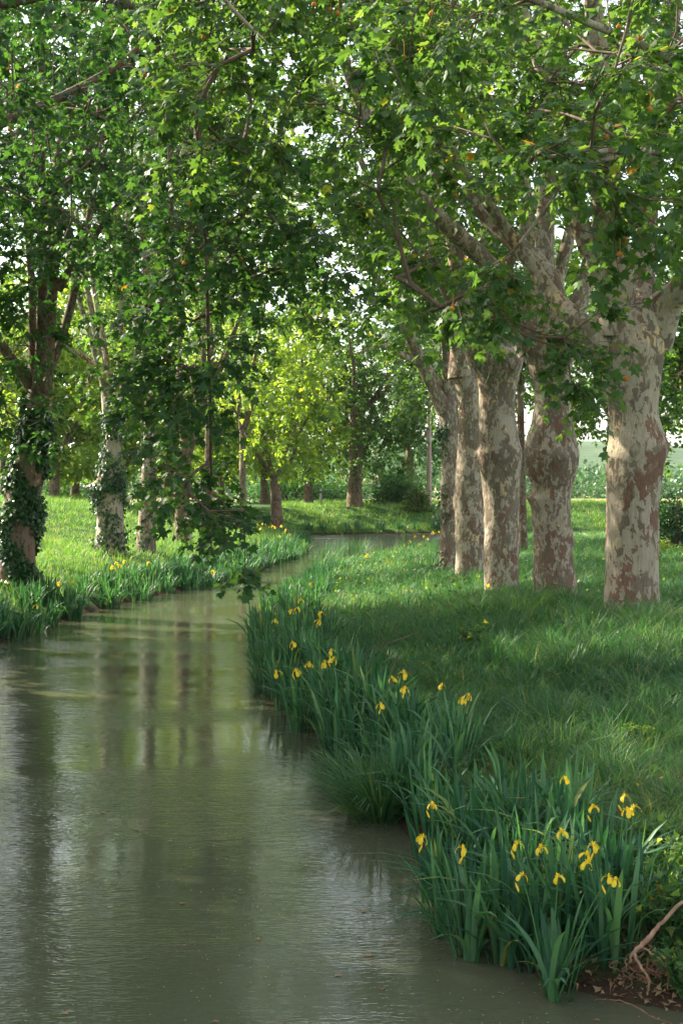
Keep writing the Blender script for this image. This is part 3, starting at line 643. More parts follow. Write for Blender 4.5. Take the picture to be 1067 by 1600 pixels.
# sunlit boughs at top centre
make_tree('plane_tree', 'tall plane tree left of the camera, its sunlit yellow-green boughs filling the top centre', (-8.6, 13, gz(-8.6, 13)), None, 13,
    [[(-900, 200, 13, 90), (-500, -60, 13, 60), (-150, -120, 13.4, 36), (120, -120, 14, 24), (300, -60, 14.6, 12), (360, 10, 15, 7), (420, 70, 15.2, 4)],
     [(-150, -110, 13.4, 24), (100, -200, 14, 18), (350, -190, 15, 14), (520, -120, 15.6, 9), (600, -20, 16, 6)]],
    [('B', 240, 460, -80, 120, 15, 19, 55), ('B', 260, 400, 100, 300, 15, 19, 30), ('B', 420, 640, -80, 60, 16, 20, 30), ('E', -8, 13, 11, 4, 4, 3.5, 120)],
    'full', 'leaf', .12, ntw=4, nlf=8, tw=.42, bark='bark', extra=2, top=15, spread=4, seed=7.2, seeds=25, group=LG, sides=20, trunk_pts=[(-8.6, 13, .6, .55), (-8.6, 13, 3, .48), (-8.5, 13, 6, .5)])

for q, (hx, hy) in enumerate([(-12.8, 6), (-12.8, 12.5), (-12.6, 18.5), (-13, 25), (-13.2, 33), (-10.6, 29), (-12.4, 21.6), (-12.4, 15.4)]):  # unseen trees, added to cast shade on the water and right bank
    hz = 8.6 if q < 5 else 8
    make_tree('plane_tree', 'plane tree of the hidden second row beyond the left edge', (hx, hy, gz(hx, hy)), None, 20, [], [('E', hx, hy, hz, *((4.3, 4.3, 4.2) if q < 5 else (3.2, 3.2, 3.2)), 270)], 'mid', 'leaf', .24, ntw=4, nlf=8, tw=.7, bark='bark',
              extra=4, top=13, spread=3.5, seed=q+.3, sides=16, group='unseen plane trees added for shade beyond the left edge', trunk_pts=[(hx, hy, .6, .5), (hx, hy, 3, .42), (hx, hy, 4.8, .42)])
# --- far trees round the bend
FG = 'trees beyond the bend'
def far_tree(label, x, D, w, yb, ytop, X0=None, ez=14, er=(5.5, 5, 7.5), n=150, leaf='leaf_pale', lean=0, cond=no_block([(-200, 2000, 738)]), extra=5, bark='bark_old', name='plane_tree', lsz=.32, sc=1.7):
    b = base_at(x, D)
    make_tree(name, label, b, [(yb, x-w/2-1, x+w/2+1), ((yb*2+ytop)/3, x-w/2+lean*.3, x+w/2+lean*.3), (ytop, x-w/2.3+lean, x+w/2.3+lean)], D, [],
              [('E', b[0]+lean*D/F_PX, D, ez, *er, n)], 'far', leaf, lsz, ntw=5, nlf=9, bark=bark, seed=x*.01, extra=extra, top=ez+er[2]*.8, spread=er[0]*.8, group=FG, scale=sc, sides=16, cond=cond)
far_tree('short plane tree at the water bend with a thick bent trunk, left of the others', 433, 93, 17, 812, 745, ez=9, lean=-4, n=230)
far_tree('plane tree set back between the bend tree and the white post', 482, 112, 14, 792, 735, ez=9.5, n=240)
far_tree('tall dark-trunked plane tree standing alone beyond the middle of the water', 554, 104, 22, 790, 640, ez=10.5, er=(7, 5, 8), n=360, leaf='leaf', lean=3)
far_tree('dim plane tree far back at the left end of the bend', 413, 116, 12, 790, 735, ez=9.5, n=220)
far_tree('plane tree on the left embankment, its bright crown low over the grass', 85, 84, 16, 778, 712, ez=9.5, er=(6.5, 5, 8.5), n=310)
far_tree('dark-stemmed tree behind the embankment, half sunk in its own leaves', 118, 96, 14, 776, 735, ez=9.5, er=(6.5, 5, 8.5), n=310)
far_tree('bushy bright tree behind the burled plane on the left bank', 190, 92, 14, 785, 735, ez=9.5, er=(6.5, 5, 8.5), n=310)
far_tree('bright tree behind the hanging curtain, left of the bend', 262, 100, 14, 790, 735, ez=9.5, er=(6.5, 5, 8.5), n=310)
far_tree('tree at the far left edge, low crown above the embankment', 8, 88, 15, 780, 720, ez=9.5, er=(6.5, 5, 8.5), n=310, leaf='leaf')
far_tree('tree behind the bend seen left of the lone dark trunk', 345, 118, 12, 790, 740, ez=8, er=(5, 4, 6.5), n=240)
far_tree('tall loose-leaved tree behind the wooden pole', 640, 122, 13, 790, 700, ez=10.5, er=(6.5, 5, 9), n=300, leaf='woods', cond=no_block([(-200, 2000, 740)]))
far_tree('leaning dark trunk between the second and third trees of the right row', 816, 58, 12, 815, 600, ez=11, er=(4.5, 4.5, 6), n=170, leaf='leaf', cond=no_block([(-200, 2000, 610)]), lsz=.24, sc=1.2, lean=-4)
far_tree('tree with dense green crown at the right edge behind the nearest trunk', 1105, 46, 26, 820, 640, ez=8.2, er=(4.2, 4, 4.6), n=430, leaf='leaf', cond=no_block([(-200, 1020, 600), (1020, 2000, 730)]), lsz=.2, sc=1)
far_tree('tree with drooping crown seen between the two nearest right trunks', 955, 70, 16, 800, 650, ez=9.5, er=(4.4, 4, 5.4), n=400, leaf='leaf', cond=no_block([(-200, 2000, 690)]), lsz=.24, sc=1.2)
far_tree('far tree behind the right row, filling above the pole', 730, 92, 14, 800, 690, ez=10, er=(5.5, 5, 8), n=300, leaf='leaf', cond=no_block([(-200, 2000, 660)]))

# ------------------------------------------------------------------ shrubs
def shrub(name, label, c, r, n, leaf, lsz, lod='far', cat='shrub', group=None, stems=7):
    root = empty(name, c); tag(root, label, cat, group)
    c = np.array(c, float); g = Geo(); gs = Geo()
    for s in range(stems):
        an = s*2*PI/stems+R.rand(); e = c+np.array([math.cos(an)*r[0]*.6, math.sin(an)*r[1]*.6, r[2]*1.5*R.uniform(.6, 1)])
        V, Fs = tube(spline(np.array([c+R.randn(3)*.05-[0, 0, .1], (c+e)/2+R.randn(3)*.12*r[2], e]), 4), np.linspace(.05, .012, 9)*r[2], 5); gs.add(V, Fs, 0, True)
    gs.build('stem', M['twig'], root, c)
    k = max(12, n//60); cc = norm(R.randn(k, 3)); cc[:, 2] = np.abs(cc[:, 2])*1.7-.1
    cc = cc*(R.rand(k)**.35)[:, None]*np.array(r)*.85; sel = R.randint(0, k, n)
    p = c+cc[sel]+R.randn(n, 3)*.18*np.array(r); p[:, 2] = np.maximum(p[:, 2], c[2]+.03)
    o = norm(p-c)
    leaves(g, p, o+R.randn(n, 3)*.5+np.array([0, 0, -.2]), np.array([0, 0, 1.])+o*.6+R.randn(n, 3)*.4, lsz*R.uniform(.6, 1.2, n), lod)
    g.build('foliage', M[leaf], root, c); return root
def at_px(x, D, dz=0): X = (x-CX)*D/F_PX; return (X, D, gz(X, D)+dz)
shrub('shrub', 'rounded dark green shrub at the foot of the wooden pole', at_px(622, 112), (2.6, 2.2, 1.9), 6000, 'shrub', .22)
shrub('shrub', 'small lighter shrub between the round shrub and the pole', at_px(652, 104), (1.0, 1.0, 1.2), 1800, 'leaf', .18)
shrub('shrub', 'low dark bush under the overhanging tree at the right edge', at_px(1052, 58), (1.7, 1.5, 1.5), 4000, 'ivy', .13)
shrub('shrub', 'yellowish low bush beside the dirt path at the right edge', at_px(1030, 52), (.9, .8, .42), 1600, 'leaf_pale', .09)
shrub('shrub', 'dark hedge bush on the far bank behind the bend trees', at_px(455, 130), (5, 3, 2.2), 5000, 'shrub', .3)
shrub('shrub', 'dark low thicket behind the embankment at left', at_px(110, 100), (4, 2, 1.3), 3000, 'shrub', .28)
shrub('shrub', 'low hedge bush between the bend tree and the lone dark trunk', at_px(515, 135), (4, 3, 1.7), 4000, 'shrub', .3)

# far woods and hill
def hill(name, y, x0, x1, hts, depth, mat):
    g = Geo(); xx = np.linspace(x0, x1, 60); hh = np.interp(xx, np.linspace(x0, x1, len(hts)), hts)+vnoise(xx, xx*0, 25)*1.2
    V = []; prof = [(-1, 0), (-.6, .45), (-.25, .85), (0, 1), (.5, .8), (1, 0)]
    for (s, q) in prof:
        for x, h in zip(xx, hh): V.append((x, y+s*depth+8*vnoise(x, s*30, 20), q*h+.5))
    n = 60; i, j = np.meshgrid(np.arange(len(prof)-1), np.arange(n-1), indexing='ij'); a = i*n+j
    g.add(V, np.stack([a, a+1, a+n+1, a+n], -1).reshape(-1, 4), 0, True); return g.build(name, mat)
M['hillm'] = simple('hill_scrub', (.05, .10, .05), (.11, .17, .08), .12)
tag(hill('hills', 620, -260, 330, [12, 16, 20, 24, 26, 24, 20, 15, 12], 90, M['hillm']), kind='structure')
g = Geo(); nW = 900
cx_ = R.uniform(-55, 75, nW); cy_ = R.uniform(190, 235, nW); hz_ = 5.5+2.5*vnoise(cx_, cy_*.3, 9)
hz_ = np.where((cx_ > 28), hz_*.75, hz_*1.25)
c_ = np.stack([cx_, cy_, R.rand(nW)**.7*hz_+1], -1); sel = np.repeat(np.arange(nW), 46)
p = c_[sel]+R.randn(len(sel), 3)*np.array([1.5, 1.2, .9]); p[:, 2] = np.maximum(p[:, 2], 1)
leaves(g, p, R.randn(len(p), 3)+[0, -.3, -.4], np.array([0, -.5, 1.])+R.randn(len(p), 3)*.5, R.uniform(.4, .8, len(p)), 'far')
tag(g.build('woods', M['woods']), 'hazy mass of distant woodland across the field', 'woods', kind='stuff')

# ------------------------------------------------------------------ pole, post, house
b = at_px(670, 108)
root = empty('utility_pole', b); tag(root, 'tall wooden utility pole beyond the right bank, beside the round shrub', 'utility pole')
g = Geo(); V, Fs = tube([(0, 0, -.4), (.0, 0, 3), (.02, 0, 8.4)], [.21, .19, .15], 12); g.add(V, Fs, 0, True); g.build('shaft', M['pole'], root)
g = Geo()
def box(g, c, s, mat=0):
    x, y, z = np.array(s)/2; V = np.array([(i, j, k) for i in (-x, x) for j in (-y, y) for k in (-z, z)])+np.array(c)
    g.add(V, np.array([(0, 1, 3, 2), (4, 6, 7, 5), (0, 4, 5, 1), (2, 3, 7, 6), (0, 2, 6, 4), (1, 5, 7, 3)]), mat)
box(g, (-.7, -.22, 7.9), (2.6, .14, .18)); g.build('crossarm', M['pole'], root)
for q in (-1.8, -.9, .4):
    g = Geo(); V, Fs = tube([(q, -.22, 7.99), (q, -.22, 8.05), (q, -.22, 8.12), (q, -.22, 8.2)], [.03, .06, .045, .06], 8); g.add(V, Fs, 0, True); g.build('insulator', M['post'], root)
b = at_px(501, 113); root = empty('marker_post', b); tag(root, 'short pale post standing on the far bank between two trunks', 'post')
g = Geo(); V, Fs = tube([(0, 0, -.2), (0, 0, .6), (0, 0, 1.25), (0, 0, 1.32)], [.1, .1, .1, .08], 10); g.add(V, Fs, 0, True); g.build('shaft', M['post'], root)
g = Geo(); V, Fs = tube([(0, 0, 1.0), (0, 0, 1.12)], [.104, .104], 10, cap=False); g.add(V, Fs, 0, True); g.build('band', M['glassd'], root)
b = at_px(551, 210); root = empty('farm_building', b); tag(root, 'low farm building with a red tiled roof behind the lone dark trunk', 'building')
g = Geo(); box(g, (0, 0, .9), (8, 5, 2.4)); g.build('wall', M['plaster'], root)
g = Geo(); V = [(-4.3, -2.9, 2.05), (4.3, -2.9, 2.05), (4.3, 0, 3.2), (-4.3, 0, 3.2), (-4.3, 2.9, 2.05), (4.3, 2.9, 2.05)]
V = V+[(x, y, z-.15) for x, y, z in V]
g.add(V, [np.array([(0, 1, 2, 3), (3, 2, 5, 4), (6, 9, 8, 7), (9, 10, 11, 8), (0, 6, 7, 1), (4, 5, 11, 10), (0, 3, 9, 6), (3, 4, 10, 9), (1, 7, 8, 2), (2, 8, 11, 5)])]); g.build('roof', M['rooft'], root)
for q in (-2.2, 1.6):
    g = Geo(); box(g, (q, -2.5, 1.2), (.9, .06, .9)); g.build('window', M['glassd'], root)
g = Geo(); box(g, (-.4, -2.5, .85), (1, .06, 2)); g.build('door', M['pole'], root)

# ------------------------------------------------------------------ grass
def blades(n_t, xr, yr, per, hgt, wid, lean, keep, mat_rnd=None, spread=.12, seg=3, yp=1.0, name='grass', mat='grass', label=None, cat='grass', base_off=-.02, rfun=None):
    u = R.rand(n_t); y = (yr[0]**(1-yp)+u*(yr[1]**(1-yp)-yr[0]**(1-yp)))**(1/(1-yp)) if yp != 1 else yr[0]*(yr[1]/yr[0])**u
    x = R.uniform(xr[0], xr[1], n_t) if not callable(xr) else xr(y)
    d = rdist(x, y); k = keep(x, y, d); x, y, d = x[k], y[k], d[k]
    k = (vnoise(x, y, .45, 6) > -.42) | (R.rand(len(x)) < .25); x, y, d = x[k], y[k], d[k]
    n = len(x)*per; X = np.repeat(x, per); Y = np.repeat(y, per); Dd = np.repeat(d, per)
    sc = np.clip(Y/14, .8, 6)
    an = R.rand(n)*2*PI; rr = spread*np.sqrt(R.rand(n))*np.sqrt(sc)
    px = X+np.cos(an)*rr; py = Y+np.sin(an)*rr; pz = height(px, py)+base_off
    tuft = np.repeat(.45+1.0*R.rand(len(x))**1.7, per)*(1+.45*vnoise(X, Y, 1.6, 4))
    h = hgt*tuft*R.uniform(.5, 1.15, n); w = wid*sc**.85*R.uniform(.6, 1.3, n)
    la = an+R.randn(n)*.7; wind = np.repeat(R.rand(len(x))*2*PI, per)
    dirx = np.cos(la)+.5*np.cos(wind); diry = np.sin(la)+.5*np.sin(wind); ln = lean*R.uniform(.2, 1.3, n)*h
    side = np.stack([-np.sin(la+R.randn(n)*.8), np.cos(la), np.zeros(n)], -1)
    K = seg; V = np.zeros((n, 2*K+1, 3))
    for s in range(K+1):
        t = s/K; c = np.stack([px+dirx*ln*t**2, py+diry*ln*t**2, pz+h*(t-.18*lean*t**3)], -1)
        if s < K: ww = (w*(1-.55*t)/2)[:, None]; V[:, 2*s] = c-side*ww; V[:, 2*s+1] = c+side*ww
        else: V[:, 2*K] = c
    F4 = []; base = (np.arange(n)*(2*K+1))[:, None]
    q = np.concatenate([base+np.array([[2*s, 2*s+1, 2*s+3, 2*s+2]]) for s in range(K-1)], 0) if K > 1 else np.zeros((0, 4), int)
    t3 = base+np.array([[2*K-2, 2*K-1, 2*K]])
    patch = .48+.24*vnoise(px, py, 2.3, 8)+.16*vnoise(px, py, .7, 1)+np.repeat(R.randn(len(x))*.17, per)
    rv = np.clip(patch+R.randn(n)*.16, 0, .96); rv = np.where(R.rand(n) > .955, R.uniform(.93, 1, n), rv)
    if rfun is not None: rv = rfun(px, py, rv)
    g = Geo(); g.add(V.reshape(-1, 3), [q, t3] if len(q) else t3, 0, False, np.repeat(rv, 2*K+1))
    o = g.build(name, M[mat]); tag(o, label, cat, kind='stuff'); print(name, n); return o
fr = lambda m: (lambda y: R.uniform(-1, 1, len(y))*(.2425*y+m))
def rightside(x, y): return x > np.interp(y, XC[:, 1], XC[:, 0])
blades(15000, lambda y: np.interp(R.rand(len(y)), [0, 1], [0, 1])*(.26*y+2.2+1.8)-1.8, (7.2, 26), 18, .37, .0095, 1.0, lambda x, y, d: (d > .35) & rightside(x, y), name='grass', label='long blue-green grass tufts covering the near right bank', yp=1.5)
blades(16000, lambda y: R.rand(len(y))*(.26*y+2+2)-2, (24, 88), 9, .30, .009, .9, lambda x, y, d: (d > .25) & rightside(x, y), name='grass', label='grass under and beyond the row of plane trees on the right', yp=1.3, seg=2)
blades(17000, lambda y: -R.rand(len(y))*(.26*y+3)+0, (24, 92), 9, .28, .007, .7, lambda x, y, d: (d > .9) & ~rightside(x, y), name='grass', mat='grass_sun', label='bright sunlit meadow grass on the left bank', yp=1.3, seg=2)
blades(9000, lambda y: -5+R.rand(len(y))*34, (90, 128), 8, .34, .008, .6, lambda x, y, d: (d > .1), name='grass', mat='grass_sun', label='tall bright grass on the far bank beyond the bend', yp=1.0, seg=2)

# ------------------------------------------------------------------ iris clumps
def sword(g, p, an, h, w, lean, curl, rnd, K=7, mat=0):
    t = np.linspace(0, 1, K+1); d = np.array([math.cos(an), math.sin(an), 0]); sd = np.array([-d[1], d[0], 0]); tw = R.uniform(-.6, .6)
    sd = norm(sd*math.cos(tw)+d*math.sin(tw))
    out = lean*t+curl*t**3; c = p+d*(out*h)[:, None]+np.array([0, 0, 1.])*(h*(t-.5*lean**2*t-.42*curl*t**4))[:, None]
    ww = w/2*np.minimum(1, .55+1.6*t)*np.where(t > .55, np.sqrt(np.maximum(0, 1-((t-.55)/.45)**2)), 1)
    nn = norm(np.cross(sd, np.array([0, 0, 1.])))
    V = np.stack([c-sd*ww[:, None], c+nn*ww[:, None]*.35, c+sd*ww[:, None]], 1).reshape(-1, 3)
    i = np.arange(K)*3; F = np.concatenate([np.stack([i, i+1, i+4, i+3], -1), np.stack([i+1, i+2, i+5, i+4], -1)])
    g.add(V, F, mat, True, rnd)

def iris_proto(nl, rad, h, w, lean):
    g = Geo()
    nf = max(3, nl//6)
    for f in range(nf):
        a0 = R.rand()*2*PI; r0 = rad*math.sqrt(R.rand()); c = np.array([math.cos(a0)*r0, math.sin(a0)*r0, -.12]); fa = R.rand()*2*PI; k = nl//nf
        for q in range(k):
            s = (q-(k-1)/2)/max(k-1, 1)
            an = fa if s > 0 else fa+PI; hh = h*R.uniform(.7, 1.12)*(1-.25*abs(s))
            ol = a0+R.randn()*.9
            sword(g, c+np.array([math.cos(fa), math.sin(fa), 0])*s*.07, an+R.randn()*.35 if abs(s) > .15 else ol, hh, w*R.uniform(.7, 1.15), lean*(abs(s)*.5+.12*R.rand()+.10*r0/rad), max(0, R.randn()*.22+.12) if R.rand() < .75 else R.uniform(.4, .9),
                  min(.955, R.rand()*.95) if R.rand() > .035 else R.uniform(.965, 1))
    me = g.build('foliage', M['iris']); dm = me.data; bpy.data.objects.remove(me); return dm
IP_near = [iris_proto(38, .17, .92, .042, .55) for _ in range(7)]
IP_far = [iris_proto(66, .36, .82, .036, .55) for _ in range(6)]

def petal(g, an, pts, wid, rnd):
    d = np.array([math.cos(an), math.sin(an), 0]); sd = np.array([-d[1], d[0], 0]); V = []
    for (r, z), w in zip(pts, wid):
        c = d*r+np.array([0, 0, z]); V += [c-sd*w+[0, 0, -.25*w], c, c+sd*w+[0, 0, -.25*w]]
    i = np.arange(len(pts)-1)*3; F = np.concatenate([np.stack([i, i+1, i+4, i+3], -1), np.stack([i+1, i+2, i+5, i+4], -1)])
    g.add(V, F, 0, True, rnd)
def flower_mesh(s, openf):
    g = Geo()
    for q in range(3):
        an = q*2*PI/3+s+R.randn()*.1
        petal(g, an, [(.004, 0), (.02, .018), (.042, .016), (.060, -.010), (.066, -.040), (.060, -.058)], [.004, .008, .018, .026, .022, .006], R.rand())
        petal(g, an+.15, [(.004, .004), (.016, .026), (.032, .034), (.046, .034)], [.004, .008, .009, .007], R.rand())
        petal(g, an+PI/3, [(.003, 0), (.010, .022), (.014, .046), (.012, .056)], [.003, .006, .007, .002], R.rand())
    o = g.build('flower', M['petal']); d = o.data; bpy.data.objects.remove(o); return d
def bud_mesh():
    g = Geo(); V, F = tube([(0, 0, 0), (0, 0, .02), (0.003, 0, .045), (.004, 0, .07)], [.003, .008, .007, .001], 6); g.add(V, F, 0, True, .6)
    o = g.build('bud', M['petal']); d = o.data; bpy.data.objects.remove(o); return d
FM = [flower_mesh(s, 1) for s in (0, .5, 1.1, 1.6)]; BM = bud_mesh()

clumps = []   # (root, x, y, kind)
def place_iris(x, y, mesh, sc, label, group, zoff=0.):
    z = max(gz(x, y), -.10)+zoff
    root = empty('iris_clump', (x, y, z)); root.rotation_euler.z = R.rand()*2*PI; root.scale = (sc, sc, sc*R.uniform(.9, 1.08))
    tag(root, label, 'iris', group)
    o = bpy.data.objects.new('foliage', mesh); COL.objects.link(o); o.parent = root
    clumps.append([root, x, y, 0]); return root

def scatter(n_try, xr, yr, dlo, dhi, gap, side, first=()):
    out = list(first)
    x = R.uniform(*xr, n_try); y = R.uniform(*yr, n_try); d = rdist(x, y)
    dh = dhi(y) if callable(dhi) else dhi
    k = (d > dlo) & (d < dh) & (rightside(x, y) == side)
    x, y = x[k], y[k]
    for a, b in zip(x, y):
        gp = gap(b)
        if all((a-c)**2+(b-e)**2 > gp*gp for c, e in out): out.append((a, b))
    return out[len(first):]
R.seed(31)
# near bed, clump by clump at the water's edge
near = scatter(9000, (-.6, 3), (8.35, 13.2), -.22, lambda y: 1.12-.6*sstep(9.8, 12.2, y), lambda y: .29, True)
near = [(a, b) for a, b in near if (b < 10.3 or rdist(a, b)[0] > 0) and not (11.7 < b < 12.7 and rdist(a, b)[0] > .25) and a < 1.75+(b-8.4)*.10 and a < .245*b+.3]
mid = scatter(9000, (-3, 3), (13.2, 24), -.08, .72, lambda y: .42, True)
farr = scatter(9000, (-3, 4), (24, 49), -.05, lambda y: 1.0, lambda y: .60+.006*y, True)
leftc = scatter(9000, (-8.5, 0), (25, 84), -.25, lambda y: .9, lambda y: .50+.005*y, False)
farb = [(x_, y_) for x_, y_ in [(-1.2, 94.6), (.3, 95.2), (1.3, 95.6), (2.6, 96.1), (4.1, 96.9), (5.2, 97.2), (-2.3, 94.4), (6.6, 98)]]
print('iris', len(near), len(mid), len(farr), len(leftc))
for a, b in near: place_iris(a, b, IP_near[R.randint(7)], R.uniform(.78, .95), 'x', 'irises in the near bed at the water edge')
for a, b in mid: place_iris(a, b, IP_near[R.randint(7)], R.uniform(.82, 1.05), 'y', 'irises along the right waterline')
for a, b in farr: place_iris(a, b, IP_far[R.randint(6)], R.uniform(.9, 1.1)-.3*float(sstep(34, 46, b)), 'leafy iris clump in the right bank band beyond the near bed', 'irises along the right waterline far off')
for a, b in leftc: place_iris(a, b, IP_far[R.randint(6)], R.uniform(.85, 1.1), 'leafy iris clump in the band along the left waterline', 'irises along the left waterline')

for a, b in farb: place_iris(a, b, IP_far[R.randint(6)], R.uniform(1.0, 1.25), 'iris clump on the far bank beyond the bright bend of water', 'irises on the far bank')
FL = [(882, 1218), (975, 1246), (990, 1263), (927, 1262), (877, 1301), (808, 1320), (845, 1326), (722, 1327), (915, 1336), (926, 1322), (916, 1350), (815, 1369), (872, 1371), (960, 1377), (675, 1258), (659, 1310), (950, 1372), (980, 1268),
      (613, 1061), (630, 1053), (632, 1077), (690, 1072), (722, 1094), (731, 1088), (595, 1102), (508, 1037), (520, 1031), (483, 1038), (518, 1018), (455, 955), (465, 951), (501, 959), (498, 971), (430, 970), (458, 1006), (433, 1052), (463, 1050),
      (470, 938), (487, 912), (574, 868), (640, 846), (655, 850), (668, 842), (676, 832), (648, 838), (632, 852), (662, 838), (684, 830),
      (182, 880), (188, 884), (195, 877), (176, 886), (93, 911), (115, 908), (57, 947), (333, 893), (232, 880),
      (402, 820), (412, 818), (420, 822), (430, 824), (440, 822), (447, 828), (452, 835), (437, 838), (426, 822), (444, 832), (408, 826)]
R.seed(77)
cxy = np.array([(c[1], c[2]) for c in clumps])
for (fx, fy) in FL:
    dd = np.concatenate([np.arange(7.6, 30, .1), np.arange(30, 90, .3)]); X = (fx-CX)*dd/F_PX; Z = CH+(HZ-fy)*dd/F_PX
    want = np.maximum(height(X, dd), 0)+(.74 if fy > 1150 else .84)
    q = np.argmax(Z < want); fpos = np.array([X[q], dd[q], Z[q]])
    k = int(np.argmin(((cxy-fpos[:2]-np.array([0, -.0]))**2).sum(1))); root = clumps[k][0]; clumps[k][3] += 1
    base = np.array([cxy[k][0], cxy[k][1], root.location[2]])
    if np.hypot(*(cxy[k]-fpos[:2])) > .6 and rdist(fpos[0], fpos[1])[0] > 0: base = np.array([fpos[0], fpos[1], gz(fpos[0], fpos[1])])
    mw = root.matrix_world
    from mathutils import Matrix, Vector, Euler
    inv = (Matrix.Translation(root.location) @ root.rotation_euler.to_matrix().to_4x4() @ Matrix.Diagonal((*root.scale, 1))).inverted()
    L = lambda v: np.array(inv @ Vector(v))
    g = Geo(); pts = spline(np.array([base, (base*.4+fpos*.6)+np.array([0, 0, .05]), fpos]), 4)
    V, Fs = tube(np.array([L(v) for v in pts]), np.linspace(.007, .004, len(pts)), 5); g.add(V, Fs, 0, True)
    st = g.build('flower_stalk', M['stalk'], root)
    fs = .66 if fpos[1] < 14 else min(1.15, .7+.008*fpos[1])
    o = bpy.data.objects.new('flower', FM[R.randint(4)]); COL.objects.link(o); o.parent = st; o.location = L(fpos)
    o.rotation_euler = (R.randn()*.25, R.randn()*.25, R.rand()*6); o.scale = (fs,)*3
    if R.rand() < .5:
        o = bpy.data.objects.new('bud', BM); COL.objects.link(o); o.parent = st; o.location = L(fpos-np.array([.02, .01, .09])); o.rotation_euler = (.3, .3, 0)

# near clumps get labels of their own, by neighbours
ordr = sorted([c for c in clumps if c[2] < 13.2], key=lambda c: (c[2], c[1]))
def ordinal(n):
    return ['first', 'second', 'third', 'fourth', 'fifth', 'sixth', 'seventh', 'eighth', 'ninth', 'tenth', 'eleventh', 'twelfth', 'thirteenth', 'fourteenth', 'fifteenth', 'sixteenth'][n] if n < 16 else '%dth' % (n+1)
rows = {}
for c in ordr: rows.setdefault(int((c[2]-8.3)/.7), []).append(c)
rn = ['front row', 'second row', 'third row', 'fourth row', 'fifth row', 'sixth row', 'seventh row', 'rear row']
for k, cs in rows.items():
    for q, c in enumerate(sorted(cs, key=lambda c: c[1])):
        c[0]['label'] = '%s iris clump %s, %s from the water' % ('flowering' if c[3] else 'flowerless', 'near bed '+rn[min(k, 7)], ordinal(q))
for c in clumps:
    if c[2] >= 13.2:
        if c[0]['label'] == 'y':
            c[0]['label'] = 'iris clump in yellow bloom on the right waterline behind the near bed' if c[3] else 'iris clump of plain dark blades on the right waterline behind the near bed'
        elif c[3]:
            c[0]['label'] = c[0]['label'].replace('leafy iris clump', 'iris clump bearing yellow flowers')

# ------------------------------------------------------------------ sedge tussocks, weeds, spurge, roots
def tussock(name, label, x, y, h, n, mat, w=.005, cat='grass tussock', group=None, out=.75, seg=5, rad=.10):
    z = max(gz(x, y), -.05); root = empty(name, (x, y, z)); tag(root, label, cat, group); g = Geo()
    for q in range(n):
        an = R.rand()*2*PI; r0 = R.rand()*rad
        sword(g, np.array([math.cos(an)*r0, math.sin(an)*r0, -.03]), an+R.randn()*.3, h*R.uniform(.6, 1.1), w*R.uniform(.7, 1.3), R.uniform(.05, out), max(0, R.randn()*.3+.35), R.rand()*.97, K=seg)
    g.build('foliage', M[mat], root); return root
tussock('sedge_tussock', 'large fine-bladed sedge tussock bulging over the water in front of the second iris group', .36, 12.9, .80, 620, 'sedge', .012, out=.9, rad=.24)
tussock('sedge_tussock', 'smaller sedge tussock just behind the large one at the waterline', .12, 14.1, .6, 320, 'sedge', .012, out=.8, rad=.2)
tussock('sedge_tussock', 'sedge tussock on the slope to the right of the second iris group', 1.75, 13.4, .5, 260, 'sedge', .010, out=.9, rad=.2)
tussock('sedge_tussock', 'pale sedge tussock high on the slope left of the yellow-green spurge', 2.3, 14.8, .5, 260, 'sedge', .010, out=1, rad=.25)
pts_ = []
while len(pts_) < 22:
    D = R.uniform(10.5, 22); X = R.uniform(.4, .235*D+.3)
    if rdist(X, D)[0] > 1.5 and all((X-a)**2+(D-b)**2 > 1.1 for a, b in pts_): pts_.append((X, D))
for X, D in pts_:
    tussock('sedge_tussock', 'bluish tuft of long arching blades scattered on the shaded grass slope', X, D, R.uniform(.38, .6), 150, 'sedge', .010, group='sedge tufts on the right slope', out=1.1, rad=.2, seg=4)
for X, D, lb in ((1.42, 12.6, 'dry brown grass tuft behind the second iris group'), (2.55, 10.9, 'dry straw-coloured grass tuft at the right edge below the spurge'), (2.9, 11.6, 'withered reddish grass tuft at the right edge beside the spurge')):
    tussock('dry_grass_tuft', lb, X, D, .34, 170, 'straw', .008, out=1.2, rad=.28, seg=4)
for q in range(16):
    D = R.uniform(50, 66); X = np.interp(D, [45, 53, 61, 69], [-1.65, -1.35, -.8, .1])+R.uniform(.2, 2.0)
    tussock('reed_tuft', 'tall thin reed tuft standing against the bright far water', X, D, 1.05, 42, 'sedge', .016, 'reed', 'reeds against the bright water', out=.45, seg=4, rad=.25)

def leafy_weed(label, x, y, h, n, mat='leaf', lsz=.05, name='weed'):
    z = gz(x, y); root = empty(name, (x, y, z)); tag(root, label, 'plant'); g = Geo(); gl = Geo()
    for q in range(n):
        an = R.rand()*2*PI; e = np.array([math.cos(an), math.sin(an), 0])*h*R.uniform(.1, .7)+np.array([0, 0, h*R.uniform(.5, 1.1)])
        pts = spline(np.array([[0, 0, -.02], e*.5+[0, 0, .1*h], e]), 5); V, Fs = tube(pts, np.linspace(.004, .0015, len(pts)), 4); g.add(V, Fs, 0, True)
        k = 10; i_ = R.randint(2, len(pts), k); p = pts[i_]; t = R.randn(k, 3)+np.array([0, 0, .1])
        leaves(gl, p, t, np.array([0, 0, 1.])+R.randn(k, 3)*.4, lsz*R.uniform(.5, 1.3, k), 'mid' if lsz > .04 else 'far')
    g.build('stem', M['stalk'], root); gl.build('foliage', M[mat], root); return root
leafy_weed('broad-leaved green weed at the bottom right corner above the bare roots', 2.0, 8.62, .38, 40, 'leaf', .06)
